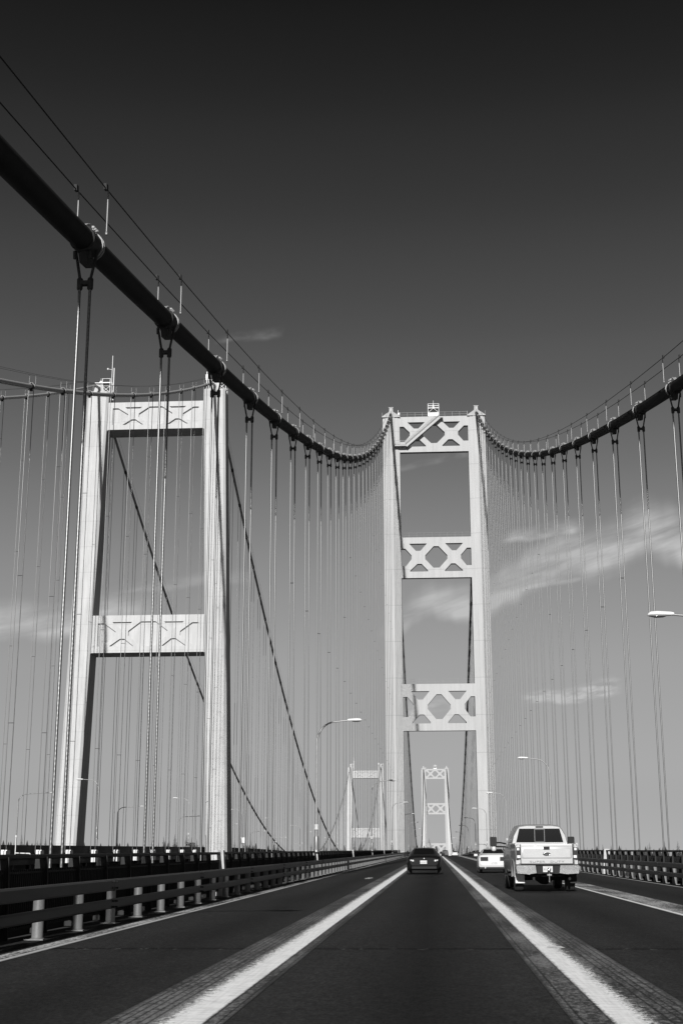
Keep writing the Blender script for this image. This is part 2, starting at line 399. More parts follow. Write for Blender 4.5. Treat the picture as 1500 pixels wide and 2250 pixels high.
def ncable(y):
    if y <= N1: t = y/100; return 1.3+18.0+18.41*t+4.755*t*t+.2
    if y >= N2: d = y-N2; return NSAD-.43*d+.00047*d*d
    return NLOW+(NSAD-NLOW)*((y-NMID)/(SPAN/2))**2
WATER = -50.0

# ------------------------------------------------------------------ setting: water, far shore, roadway
def sheet(name, xs, ys, zf, m, kind='structure', parent=None):
    b = MB(); n = len(xs)
    b.add([(x, y, zf(x, y)) for y in ys for x in xs], [(j*n+i, j*n+i+1, (j+1)*n+i+1, (j+1)*n+i) for j in range(len(ys)-1) for i in range(n-1)], True)
    o = b.build(name, m, parent, fix=False)
    if kind: o['kind'] = kind
    return o
sheet('water', [-9000, -3000, 0, 3000, 9000], [-2500, 0, 1500, 9000], lambda x, y: WATER, M['water'])
from mathutils import noise as mn
def shore_z(x, y):
    t = max(0, min(1, (y-1480)/620)); t = t*t*(3-2*t)
    top = 59-x*.0144+6*mn.noise(Vector((x*.0016, 3.1, 0)))+5*mn.noise(Vector((x*.006, 9.1, 0)))
    return WATER-6+t*(top-WATER+6+(y-2100)*.004)
SHX = [-4200+60*i for i in range(141)]
sheet('far_shore', SHX, [1440, 1500, 1600, 1700, 1800, 1900, 2000, 2080, 2160, 2300, 2700, 3400, 5000], shore_z, M['land'])
YS = [-140+5*i for i in range(0, 330)]
def ribbon(name, x0, x1, dz, m, y0=-140, y1=1505, rf=road, kind='structure', parent=None):
    ys = [y for y in YS if y0 <= y <= y1]
    return sheet(name, [x0, x1], ys, lambda x, y: rf(y)+dz, m, kind, parent)
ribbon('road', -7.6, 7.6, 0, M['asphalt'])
ribbon('grating_strip', -4.05, -3.10, .004, M['strip_a'])
ribbon('grating_strip', -.42, .66, .004, M['strip_b'])
ribbon('grating_strip', 3.42, 4.35, .004, M['strip_c'])
ribbon('grating_strip', -7.02, -6.685, .004, M['strip_d'])
ribbon('edge_line', 6.96, 7.09, .004, M['strip_e'])
def solid_ribbon(name, x0, x1, z0, z1, m, y0=-140, y1=1505, rf=road, kind=None, parent=None, xf=None, step=1):
    b = MB(); ys = [y for y in YS if y0 <= y <= y1][::step]
    xf = xf or (lambda y, x: x)
    b.loft([[(xf(y, x0), y, rf(y)+z0), (xf(y, x1), y, rf(y)+z0), (xf(y, x1), y, rf(y)+z1), (xf(y, x0), y, rf(y)+z1)] for y in ys])
    o = b.build(name, m, parent)
    if kind: o['kind'] = kind
    return o
solid_ribbon('bridge_deck', -8.9, 8.9, -1.6, -.35, M['walk'], kind='structure')
solid_ribbon('walkway', -8.7, -7.62, -.34, -.12, M['walk'], kind='structure')
solid_ribbon('walkway_kerb', -8.75, -8.62, -.118, .12, M['walk'], kind='structure')
solid_ribbon('walkway_kerb', 8.62, 8.75, -.118, .12, M['walk'], kind='structure')
solid_ribbon('walkway', 7.62, 8.7, -.34, -.12, M['walk'], kind='structure')
# a traffic reflector disc and patch on the left lane
pb = MB(); pb.add([(-4.55+.22*math.cos(a)*(.6 if k % 2 else 1), 68.2+2.4*math.sin(a)*(.6 if k % 2 else 1), road(68.2+2.4*math.sin(a)*(.6 if k % 2 else 1))+.006) for k, a in enumerate([i*math.pi/6 for i in range(12)])], [tuple(range(12))])
o = pb.build('road_patch', mat('pale_patch', .3, .9, var=.4, scale=20)); o['kind'] = 'structure'

# ------------------------------------------------------------------ far trees
def make_fir(h, seed):
    rnd = random.Random(seed); t = MB(); c = MB()
    t.tube([(0, 0, 0), (.1, 0, h*.55), (0, .05, h*.97)], [.45, .3, .06], 6)
    n = 16
    for i in range(n):
        z = h*(.12+.86*i/n); rr = (1-i/n)**.85*h*.17*rnd.uniform(.75, 1.15)+.25
        k = 7 if i < 11 else 5
        a0 = rnd.random()*6
        for j in range(k):
            a = a0+j*2*math.pi/k+rnd.uniform(-.25, .25); L = rr*rnd.uniform(.7, 1.15)
            d = Vector((math.cos(a), math.sin(a), 0)); s = Vector((-d.y, d.x, 0))*L*.32
            base = Vector((0, 0, z+h*.02)); tip = base+d*L+Vector((0, 0, -L*.35)); mid = base+d*L*.55+Vector((0, 0, -L*.1))
            c.add([base, mid+s, tip, mid-s, mid+Vector((0, 0, L*.12))], [(0, 1, 4), (1, 2, 4), (2, 3, 4), (3, 0, 4), (0, 3, 2, 1)])
    return t, c
protos = []
for s_, h_ in ((1, 30), (2, 26), (3, 34)):
    t_, c_ = make_fir(h_, s_)
    e_ = empty('fir_tree', (0, 0, -500), 'dark fir in the treeline on the far shore, seen past the bridges', 'tree', 'fir trees on the far shore')
    t_.build('trunk', M['trunk'], e_); c_.build('crown', M['fir'], e_, fix=False); protos.append(e_)

rt_ = random.Random(11)
def place_tree(x, y, sc_, first=[0]):
    i = first[0]; p = protos[i % 3]
    o = p if i < 3 else copy_tree(p)
    o.location = (x, y, shore_z(x, y)-1.5); o.rotation_euler = (0, 0, rt_.random()*6); o.scale = (sc_*rt_.uniform(.9, 1.2), sc_*rt_.uniform(.9, 1.2), sc_)
    first[0] += 1
for i in range(150):
    x = -760+i*8.6+rt_.uniform(-4, 4)
    cl = mn.noise(Vector((x*.013, 1.7, 0)))
    if cl < -.25: continue
    place_tree(x, 2090+rt_.uniform(-50, 90), rt_.uniform(.55, .95)*(1+.35*cl))
fb = MB()
for i in range(520):
    x = rt_.uniform(-1500, 1500); y = rt_.uniform(2110, 2300); h = rt_.uniform(12, 22); z = shore_z(x, y)
    fb.lathe([(h*.2, 0), (h*.16, h*.35), (h*.09, h*.7), (.05, h)], 'Z', (x, y, z), 6, False)
fo = fb.build('forest', M['fir']); tag(fo, 'dark wood covering the top of the far shore', 'forest', kind='stuff')

# ------------------------------------------------------------------ bridge towers
def lattice_holes(W, z0, H, inset=0):
    """openings that leave two crossed braces side by side"""
    f = lambda pts: [(W*a, z0+H*b) for a, b in pts]
    mir = lambda pts: [(-a, b) for a, b in pts]
    e = -.5+inset
    top = [(-.385, .845), (-.13, .845), (-.225, .665), (-.29, .665)]
    bot = [(-.375, .155), (-.12, .155), (-.12, .18), (-.21, .345), (-.27, .345), (-.375, .18)]
    cen = [(-.158, .55), (-.035, .775), (.035, .775), (.158, .55), (.158, .46), (.043, .245), (-.043, .245), (-.158, .46)]
    side = [(e, .725), (-.44, .725), (-.352, .555), (-.352, .465), (-.43, .295), (e, .295)]
    return [f(h) for h in (top, mir(top), bot, mir(bot), cen, side, mir(side))]
def relief_panels(W, z0, H):
    f = lambda pts: [(W*a, z0+H*b) for a, b in pts]
    mir = lambda pts: [(-a, b) for a, b in pts]
    top = [(-.322, .82), (-.142, .82), (-.215, .64), (-.25, .64)]
    bot = [(-.345, .17), (-.125, .17), (-.21, .37), (-.25, .37)]
    cen = [(-.176, .58), (-.066, .83), (.066, .83), (.176, .58), (.176, .45), (.06, .17), (-.06, .17), (-.176, .45)]
    side = [(-.452, .79), (-.395, .79), (-.288, .56), (-.288, .45), (-.41, .17), (-.452, .17)]
    return [f(h) for h in (top, mir(top), bot, mir(bot), cen, side, mir(side))]
def steel_tower(y, label, near):
    root = empty('bridge_tower', (0, y, 0), label, 'tower', 'white steel towers of the older bridge')
    zs = [WATER, 101.4]
    xs = [-1.81, -1.42, -1.42, -.72, -.72, .72, .72, 1.42, 1.42, 1.81]; ys = [.3, .3, .16, .16, 0, 0, .16, .16, .3, .3]
    sec = list(zip(xs, ys))+[(1.81, 4.3), (1.0, 4.3), (1.0, 4.7), (-1.0, 4.7), (-1.0, 4.3), (-1.81, 4.3)]
    for s in (-1, 1):
        b = MB(); b.loft([[(s*9.13+px, py-.4, z) for px, py in sec] for z in zs])
        leg = b.build('leg', M['steel'], root)
        c = MB()
        c.loft([[(s*9.13+a*wd, -.4+2.15+bq*dp, z) for a, bq in ((-1, -1), (1, -1), (1, 1), (-1, 1))] for z, wd, dp in ((101.4, 1.95, 2.3), (101.55, 1.95, 2.3), (102.75, .48, 1.9), (102.8, .48, 1.9))])
        c.b2((s*9.13-.42, .2, 102.8), (s*9.13+.42, 1.1, 103.75)); c.b2((s*9.13-.5, .1, 103.75), (s*9.13+.5, 1.2, 103.88))
        for dx in (-1.9, 1.9):
            c.tube([(s*9.13+dx, -.4, 101.5), (s*9.13+dx, -.4, 102.5)], .035, 5)
        c.build('saddle_housing', M['steel'], leg)
    for z1, z0 in ((101.54, 93.56), (74.74, 66.0), (43.78, 34.25), (2.0, -7.5), (-30, -38)):
        st = plate('strut', [(-7.32, z0), (7.32, z0), (7.32, z1), (-7.32, z1)], lattice_holes(14.64, z0, z1-z0, .0006), 1.1, M['steel'], root)
        st.location.y = .0
    # hand rails along the strut tops
    b = MB()
    for z in (101.54, 74.74, 43.78):
        for h in (.5, 1.0): b.tube([(-7.2, .1, z+h), (7.2, .1, z+h)], .03 if z > 100 else .012, 5)
        for i in range(10): b.tube([(-7.2+1.6*i, .1, z), (-7.2+1.6*i, .1, z+1.05)], .03 if z > 100 else .014, 5)
    b.build('hand_rail', M['steel'], root)
    # beacon cage in the middle of the top strut
    b = MB()
    for x in (-1.15, 1.15):
        for yy in (-.1, 1.0): b.tube([(x, yy, 101.54), (x, yy, 104.4)], .06, 5)
    for z in (102.35, 103.4, 103.9, 104.4):
        for yy in (-.1, 1.0): b.tube([(-1.15, yy, z), (1.15, yy, z)], .045, 5)
        for x in (-1.15, 1.15): b.tube([(x, -.1, z), (x, 1.0, z)], .045, 5)
    b.tube([(-1.15, -.1, 102.35), (0, -.1, 103.4), (1.15, -.1, 102.35)], .05, 5)
    b.b2((-1.12, -.07, 101.6), (1.12, .9, 102.35)); b.b2((-1.2, -.15, 103.36), (1.2, 1.05, 103.42))
    cage = b.build('beacon_cage', M['lamp'], root)
    b = MB(); b.lathe([(.22, 103.42), (.24, 103.9), (.18, 104.2), (.1, 104.5), (.04, 104.6), (.03, 105.3)], 'Z', (0, .4, 0), 10); b.build('beacon', M['lamp'], cage)
    b = MB(); b.b2((-.95, .25, 102.4), (.95, .6, 103.3)); b.build('machinery', M['trim'], cage)
    b = MB(); b.lathe([(.05, 0), (.28, .12), (.33, .35), (.25, .6), (.06, .68)], 'Z', (-7.45, .1, 101.9), 10); b.tube([(-7.6, .2, 101.5), (-7.6, .2, 103.2)], .05, 5); b.build('marker_light', M['lamp'], root)
    if near:
        b = MB(); p0 = Vector((-6.05, -1.0, 94.7)); p1 = Vector((1.2, -1.0, 101.0)); n = Vector((0, .38, 0))
        d = (p1-p0).normalized(); up_ = Vector((-d.z, 0, d.x))
        for yy in (-1.35, -.45):
            q0, q1 = Vector((p0.x, yy, p0.z)), Vector((p1.x, yy, p1.z))
            b.loft([[q0-up_*.42+Vector((0, -.05, 0)), q0+up_*.05+Vector((0, -.05, 0)), q0+up_*.05+Vector((0, .05, 0)), q0-up_*.42+Vector((0, .05, 0))],
                    [q1-up_*.42+Vector((0, -.05, 0)), q1+up_*.05+Vector((0, -.05, 0)), q1+up_*.05+Vector((0, .05, 0)), q1-up_*.42+Vector((0, .05, 0))]])
            for h in (.45, .9): b.tube([q0+Vector((0, 0, h)), q1+Vector((0, 0, h))], .045, 5)
            for i in range(9):
                q = q0.lerp(q1, i/8); b.tube([q, q+Vector((0, 0, .95))], .035, 5)
        for i in range(28):
            q = p0.lerp(p1, (i+.5)/28); b.box((q.x, -.9, q.z), (.26, .8, .04))
        b.b2((-8.4, -1.5, 94.55), (-6.0, -.02, 94.75)); b.b2((1.15, -1.5, 100.75), (2.0, -.02, 100.95))
        for h in (.5, 1.0): b.tube([(-8.4, -1.45, 94.75+h), (-6.1, -1.45, 94.75+h)], .04, 5)
        for x in (-8.4, -7.2, -6.1): b.tube([(x, -1.45, 94.7), (x, -1.45, 95.8)], .04, 5)
        b.build('stairway', M['steel'], root)
    return root
steel_tower(T1, 'near white steel tower with open cross braces, straddling the road ahead', True)
steel_tower(T2, 'far white steel tower seen small through the legs of the near one', False)

def concrete_tower(y, label, near):
    root = empty('bridge_tower', (NX+(y-N1)*.0022, y, 0), label, 'tower', 'pale concrete towers of the newer bridge')
    def cx(z): t = (z-10.8)/90.4; return 14.23-2.33*t
    def hw(z): t = (z-10.8)/90.4; return 2.06+.14*t
    def dp(z): t = (z-10.8)/90.4; return 7.0-2.3*t
    for s in (-1, 1):
        b = MB(); rings = []
        for z in [WATER]+[10.8+9.04*i for i in range(11)]:
            a, d, c = hw(z), dp(z), cx(z)
            P = [(-a, .45), (-a+.45, 0), (-.5*a-.1, 0), (-.5*a, .04), (-.5*a+.1, 0), (-.08, 0), (0, .04), (.08, 0), (.5*a-.1, 0), (.5*a, .04), (.5*a+.1, 0), (a-.45, 0), (a, .45), (a, d-.45), (a-.45, d), (-a+.45, d), (-a, d-.45)]
            rings.append([(s*c+px, py, z) for px, py in P])
        b.loft(rings)
        leg = b.build('leg', M['concrete'], root)
        c = MB(); c.loft([[(s*11.9+px*w_, 2.3+py*d_, z) for px, py in ((-1, -1), (1, -1), (1, 1), (-1, 1))] for z, w_, d_ in ((101.2, 1.1, 1.7), (102.6, .8, 1.6), (103.2, .7, 1.2))])
        c.build('saddle', M['concrete'], leg)
        q = MB()
        for dx, dy in ((.6, .8), (2.2, .8), (.6, 3), (2.2, 3)): q.tube([(s*11.9+dx, dy, 100.9), (s*11.9+dx, dy, 104.2)], .07, 5)
        for z in (102.6, 103.4, 104.2):
            for dy in (.8, 3): q.tube([(s*11.9+.6, dy, z), (s*11.9+2.2, dy, z)], .05, 5)
            for dx in (.6, 2.2): q.tube([(s*11.9+dx, .8, z), (s*11.9+dx, 3, z)], .05, 5)
        q.tube([(s*11.9+.6, .8, 101.2), (s*11.9+2.2, .8, 102.6)], .05, 5); q.tube([(s*11.9+2.2, .8, 101.2), (s*11.9+.6, .8, 102.6)], .05, 5)
        q.b2((s*11.9-.9, .6, 103.2), (s*11.9+2.3, 3.1, 103.3))
        q.build('platform', M['lamp'], leg)
        q = MB()
        if s < 0:
            q.tube([(s*11.9+2.5, .9, 99.5), (s*11.9+2.5, .9, 109.2)], .06, 5); q.tube([(s*11.9+2.9, .9, 99.5), (s*11.9+2.9, .9, 106.5)], .09, 5)
            q.lathe([(.02, 0), (.2, .1), (.26, .35)], 'X', (s*11.9+1.4, .9, 106.3), 8); q.tube([(s*11.9+1.6, .9, 106.3), (s*11.9+2.5, .9, 106.2)], .04, 5)
        else:
            q.tube([(s*11.9-1.7, .9, 100.5), (s*11.9-1.7, .9, 105.2)], .1, 5); q.tube([(s*11.9-1.3, .9, 100.5), (s*11.9-1.3, .9, 106.2)], .06, 5)
            q.b2((s*11.9-1.9, .8, 103.4), (s*11.9-1.55, 1.2, 104.6))
        q.lathe([(.3, 0), (.34, .4), (.2, .7), (.03, .75), (.02, 1.3)], 'Z', (s*11.9+.1, 1.6, 103.3), 8)
        q.build('antenna', M['lamp'], leg)
    for z1, z0 in ((98.75, 92.95), (54.75, 47.4), (3.0, -5.5)):
        wb = cx(z0)-hw(z0)+.25; wt = cx(z1)-hw(z1)+.25
        b = MB(); b.loft([[(-wb, .75, z0), (wb, .75, z0), (wb, 5.4, z0), (-wb, 5.4, z0)], [(-wt, .75, z1), (wt, .75, z1), (wt, 5.4, z1), (-wt, 5.4, z1)]])
        st = b.build('strut', M['concrete'], root)
        wf = min(wb, wt)-.3
        pt = plate('relief', [(-wf, z0), (wf, z0), (wf, z1), (-wf, z1)], relief_panels(2*wf, z0, z1-z0), .45, M['concrete'], st)
        pt.location.y = .302
    return root
concrete_tower(N1, 'near pale concrete tower of the newer bridge, left of our steel tower', True)
concrete_tower(N2, 'far pale concrete tower of the newer bridge, small beside the near steel leg', False)

# ------------------------------------------------------------------ main cables, bands, hand ropes
def band_meshes():
    b = MB(); f = MB()
    b.lathe([(.275, -.55), (.305, -.52), (.305, .42), (.275, .45)], 'Y', (0, 0, 0), 16)
    for y in (.22, .37): f.lathe([(.30, y-.03), (.33, y-.025), (.33, y+.025), (.30, y+.03)], 'Y', (0, 0, 0), 16)
    f.prism([(-.50, .29), (.1, .29), (.1, .43), (-.12, .43)], 'X', -.08, .08)
    for i, y in enumerate((-.02, .16, .32)):
        for sx in (-1, 1): f.tube([(sx*.05, y, .31), (sx*.05, y, .45)], .028, 6); f.lathe([(.04, -.02), (.045, .0), (.03, .03)], 'Z', (sx*.15, y, .36), 6)
    b.prism([(-.5, -.28), (.34, -.28), (.22, -.53), (-.36, -.53)], 'X', -.09, .09)
    for sx in (-1, 1): b.tube([(sx*.18, -.42, -.28), (sx*.18, -.42, -.46)], .04, 6)
    return b, f
b_, f_ = band_meshes()
BAND = b_.build('cable_band', M['band_shade'], sharp=40); FLANGE = f_.build('flange', M['band'], BAND, sharp=40)
st_b = MB(); st_b.tube([(0, 0, 0), (0, 0, 1.13)], .018, 6); st_b.lathe([(.03, 0), (.035, .05), (.02, .08)], 'Z', (0, 0, 0), 6)
STAN = st_b.build('stanchion', M['pole'])
cl_b = MB(); cl_b.b2((-.035, -.09, 1.05), (.035, .09, 1.19)); STANCLIP = cl_b.build('clip', M['fitting'], STAN)
def slope(f, y): return (f(y+.5)-f(y-.5))
def main_cable(xf, f, ya, tw1, tw2, label, group, r, ks, first_y, sp, nfar, hs, detail, cm='cable'):
    root = empty('main_cable', (0, 0, 0), label, 'cable', group)
    ys = []; y = ya
    while y < tw1: ys.append(y); y += 4.0
    ys.append(tw1+2); y = tw1+8
    while y < tw2: ys.append(y); y += 12
    ys.append(tw2+2); y = tw2+10
    while y < tw2+330: ys.append(y); y += 16
    b = MB(); b.tube([(xf(y), y, f(y)) for y in ys], r, 16); b.build('cable', M[cm], root)
    for sx in (-.35, .35):
        pts = []
        for k in range(ks[0], nfar):
            y = first_y+k*sp; pts.append((xf(y)+sx*hs, y, f(y)+1.42*hs))
        q = MB(); q.tube(pts, .016, 5); q.build('hand_rope', M['wire'], root)
    n = 0; extra = MB()
    for k in range(ks[0], nfar):
        y = first_y+k*sp
        if abs(y-tw1) < 3.5 or abs(y-tw2) < 3.5: continue
        a = math.atan(slope(f, y)); c = (xf(y), y, f(y))
        if n < 99:
            bd = inst(BAND, root, c, (a, 0, 0), (r/.27, 1, r/.27)); n += 1; inst(FLANGE, bd) if y < tw1 else None
        if k < ks[1]:
            for sx in (-.35, .35):
                s = inst(STAN, root, (xf(y)+sx*hs, y+.35, f(y)+.3*hs+.35*math.tan(a)), None, (hs, hs, hs)); 
                if detail: inst(STANCLIP, s, (0, 0, 0), (a, 0, 0))
    return root
Y0, SPC = 29.166, 9.5513
for sx, nm in ((-1, 'left'), (1, 'right')):
    main_cable(lambda y, sx=sx: sx*9.15, cable, -65, T1, T2, ('thick dark main cable sweeping down from the upper left corner' if sx < 0 else 'dark main cable rising to the right edge of the view'),
               'main cables of the steel bridge', .27, (-9, 27), Y0, SPC, 117, 1.0, True)
NY0, NSP = 143.0, 12.62
for sx, nm in ((-1, 'far'), (1, 'near')):
    main_cable(lambda y, sx=sx: nx(y, sx*NH), ncable, -60, N1+2, N2+2, ('far main cable of the concrete bridge, over its left leg' if sx < 0 else 'nearer main cable of the concrete bridge, over its right leg'),
               'main cables of the concrete bridge', .27, (-13, 10), NY0, NSP, 77, 1.0, False, 'newcable')
# the originals were only moulds
for o in (STANCLIP, STAN, FLANGE, BAND): bpy.data.objects.remove(o)

# ------------------------------------------------------------------ suspenders
def rope_mesh(r, n, m, name='rope'):
    b = MB(); b.tube([(0, 0, 0), (0, 0, 1)], r, n); o = b.build(name, m); return o
def near_rope(L, m, r=.034):
    b = MB(); b.tube([(0, 0, 0), (0, 0, L*.5), (0, 0, L)], r, 12); return b
ROPE = rope_mesh(.033, 8, M['rope'])
yb = MB(); yb.b2((-.15, -.06, -.05), (.15, .06, .05))
for sx in (-1, 1): yb.lathe([(.05, -.16), (.07, -.13), (.07, .1), (.05, .13)], 'Z', (sx*.12, 0, 0), 8)
YOKE = yb.build('yoke', M['fitting'])
sb = MB()
for sx in (-1, 1): sb.tube([(sx*.12, 0, .1), (sx*.235, 0, .72), (sx*.26, 0, 1.0)], .034, 8)
STRAP = sb.build('strap', M['fitting'])
spb = MB(); spb.b2((-.17, -.03, -.025), (.17, .03, .025)); SPACER = spb.build('spacer', M['fitting'])
bb = MB(); bb.b2((-.25, -.75, -1.05), (.25, .75, .35)); bb.b2((-.3, -.55, .35), (.3, .55, .45)); BRACKET = bb.build('anchor_bracket', M['bracket'])
two = MB()
for sx in (-1, 1): two.tube([(sx*.12, 0, 0), (sx*.12, 0, 1)], .033, 5)
PAIR = two.build('suspender', M['rope'])
twn = MB()
for sy in (-1, 1): twn.tube([(sy*.29, 0, 0), (sy*.29, 0, 1)], .045, 5)
PAIRN = twn.build('suspender', M['rope'])
GS = 'twin rope suspenders of the steel bridge'
for sx, nm in ((-1, 'left'), (1, 'right')):
    for k in range(-1, 27):
        y = Y0+SPC*k; zt = cable(y)-1.0; zb = road(y)+.15
        e = empty('suspender', (sx*9.15, y, zb), 'twin wire suspender hanging from the %s main cable, %s from the near steel tower' % (nm, ORD[26-k]), 'suspender', GS)
        L = zt-zb
        for rx in (-.12, .12):
            if k < 2:
                o = near_rope(L, None).build('rope', M['near_rope'], e); o.location = (rx, 0, 0)
            else: inst(ROPE, e, (rx, 0, 0), None, (1, 1, L))
        inst(YOKE, e, (0, 0, L)); inst(STRAP, e, (0, 0, L))
        if k > 4:
            inst(SPACER, e, (0, 0, 15.7), None, (.9, .6, .8))
            if k > 9: inst(SPACER, e, (0, 0, 29.0 if k > 10 else 21.5), None, (.9, .6, .8))
            if k > 16: inst(SPACER, e, (0, 0, 44.0), None, (.9, .6, .8))
GN = 'twin rope suspenders of the concrete bridge'
for sx, nm in ((-1, 'far'), (1, 'nearer')):
    for i in range(-1, 10):
        y = NY0+NSP*i; zb = nroad(y)+.15; L = ncable(y)-.3-zb
        e = empty('suspender', (nx(y, sx*NH), y, zb), 'thin twin suspender hanging from the %s concrete bridge cable, %s from its near tower' % (nm, ORD[9-i]), 'suspender', GN)
        for rx in (-.29, .29): inst(ROPE, e, (rx, 0, 0), None, (1.3, 1.3, L))
        inst(BRACKET, e, (.25*sx, 0, -.15))
        for h in (12.5, 28, 43.5, 59):
            if h < L-8: inst(SPACER, e, (0, 0, h+(.5 if sx > 0 else 4)), None, (2.0, .8, 1.2))
CUT = 868; rest = MB()
for sx, nm in ((-1, 'left'), (1, 'right')):
    for k in range(28, 116):
        y = Y0+SPC*k; zb = road(y)+.15; L = cable(y)-.3-zb
        if L < .6: continue
        if y < CUT:
            o = inst(PAIR, None, (sx*9.15, y, zb), None, (1, 1, L))
            tag(o, 'thin distant suspender of the steel bridge under the %s cable, beyond the near steel tower' % nm, 'suspender', 'suspenders beyond the steel tower, %s cable' % nm)
        else: rest.b2((sx*9.15-.15, y-.03, zb), (sx*9.15-.09, y+.03, zb+L)); rest.b2((sx*9.15+.09, y-.03, zb), (sx*9.15+.15, y+.03, zb+L))
for sx, nm in ((-1, 'far'), (1, 'nearer')):
    for i in range(11, 77):
        y = NY0+NSP*i; zb = nroad(y)+.15; L = ncable(y)-.3-zb
        if L < .6: continue
        if y < CUT-40:
            o = inst(PAIRN, None, (nx(y, sx*NH), y, zb), None, (1, 1, L))
            tag(o, 'thin distant suspender of the concrete bridge under its %s cable, beyond its near tower' % nm, 'suspender', 'suspenders beyond the concrete tower, %s cable' % nm)
        else: rest.b2((nx(y, sx*NH)-.32, y-.03, zb), (nx(y, sx*NH)-.26, y+.03, zb+L)); rest.b2((nx(y, sx*NH)+.26, y-.03, zb), (nx(y, sx*NH)+.32, y+.03, zb+L))
tag(rest.build('suspenders', M['rope']), 'faint far suspenders at the other end of both main spans', 'suspenders', kind='stuff')
for o in (ROPE, YOKE, STRAP, SPACER, BRACKET, PAIR, PAIRN): bpy.data.objects.remove(o)

# ------------------------------------------------------------------ guard rails and outer railings
def profile_rail(name, prof, y0, y1, m, parent, xf=None, rf=road, step=1):
    b = MB(); ys = [y0+(y1-y0)*i/max(1, int((y1-y0)/5)) for i in range(int((y1-y0)/5)+1)]
    b.loft([[(px if xf is None else xf(y, px), y, rf(y)+pz) for px, pz in prof] for y in ys])
    return b.build(name, m, parent)
def round_box(x0, x1, z0, z1, r):
    return [(x0+r, z0), (x1-r, z0), (x1, z0+r), (x1, z1-r), (x1-r, z1), (x0+r, z1), (x0, z1-r), (x0, z0+r)]
for s, nm in ((-1, 'left'), (1, 'right')):
    root = empty('guard_rail', (s*7.3, 0, 0), 'two-bar steel guard rail on short posts along the %s edge of the road' % nm, 'guard rail', 'guard rails beside the road')
    for z0, z1 in ((.60, .80), (.29, .45)):
        profile_rail('rail', round_box(-.09 if s > 0 else -.05, .05 if s > 0 else .09, z0, z1, .028), -60, 760, M['railpaint'], root)
    pm = MB(); pm.lathe([(.11, -.0), (.11, .02), (.088, .03), (.086, .62)], 'Z', (0, 0, 0), 14); pm.b2((-.16, -.16, -.02), (.16, .16, .012))
    P = pm.build('post', M['postpaint'], root, sharp=40)
    sp = 2.462 if s < 0 else 2.37; y = (21.83-sp*7) if s < 0 else (55.03-sp*20); far = MB(); i = 0
    while y < 700:
        x = s*.14
        if i < 100:
            o = P if i == 0 else inst(P, root); o.location = (x, y, road(y))
        else: far.lathe([(.086, 0), (.086, .62)], 'Z', (x, y, road(y)), 6)
        i += 1; y += sp
    tag(far.build('posts', M['postpaint'], root), kind='stuff')
    # splice sleeves on the upper bar
    j = MB()
    for k in range(-4, 40):
        y = 16.2+9.8*k if s < 0 else 18+9.8*k
        for z0, z1 in ((.595, .805), (.285, .455)):
            for dy in (-.19, -.07, .07, .19): j.lathe([(.016, -.012), (.02, 0), (.012, .012)], 'X', ((.1 if s < 0 else -.1), y+dy, road(y)+(z0+z1)/2+.05), 6); j.lathe([(.016, -.012), (.02, 0), (.012, .012)], 'X', ((.1 if s < 0 else -.1), y+dy, road(y)+(z0+z1)/2-.05), 6)
        j.b2((-.03, y-.008, road(y)+.598), ((.0915 if s < 0 else -.0915), y+.008, road(y)+.803))
    j.build('bolts', M['trim'], root)
    root = empty('railing', (s*8.4, 0, 0), 'dark picket railing with pale pedestals outside the %s guard rail' % nm, 'railing', 'outer railings of the steel bridge')
    profile_rail('top_rail', round_box(-.06, .06, 1.165, 1.245, .015), -60, 760, M['railing'], root)
    profile_rail('middle_rail', round_box(-.03, .03, .925, .965, .006), -60, 760, M['railing'], root)
    profile_rail('bottom_rail', round_box(-.03, .03, .02, .07, .006), -60, 760, M['railing'], root)
    pk = MB(); y = -40
    while y < 470:
        pk.b2((-.035, y-.009, road(y)+.04), (.035, y+.009, road(y)+1.0)); y += .125 if y < 300 else .3
    pk.build('pickets', M['railing'], root)
    pm = MB(); pm.prism([(-.17*s*-1, -.1), (.13*s*-1, -.1), (.08*s*-1, 1.2), (-.14*s*-1, 1.2)], 'Y', -.018, .018); pm.b2((-.06, -.05, .0), (.06, .05, 1.17))
    P = pm.build('post', M['railing'], root); far = MB(); n = 0
    for i in range(-10, 300):
        y = 9.0+2.353*i
        if i % 16 == 0: continue
        if y < -12: continue
        if n < 100:
            o = P if n == 0 else inst(P, root); o.location = (0, y, road(y)); n += 1
        else: far.b2((-.15, y-.02, road(y)-.1), (.13, y+.02, road(y)+1.2))
    tag(far.build('posts', M['railing'], root), kind='stuff')
    pd = MB(); pd.loft([[(-.16, -.2, -.3), (.16 , -.2, -.3), (.16, .2, -.3), (-.16, .2, -.3)] if False else [(a*.2-s*.10, b_*.24, -.3) for a, b_ in ((-1, -1), (1, -1), (1, 1), (-1, 1))],
                        [(a*.16-s*.02, b_*.2, .9) for a, b_ in ((-1, -1), (1, -1), (1, 1), (-1, 1))], [(a*.15, b_*.19, 1.3) for a, b_ in ((-1, -1), (1, -1), (1, 1), (-1, 1))]])
    PD = pd.build('pedestal', M['pedestal'], root)
    for i in range(-1, 19):
        y = 9.0+37.65*i; o = PD if i == -1 else inst(PD, root); o.location = (0, y, road(y))

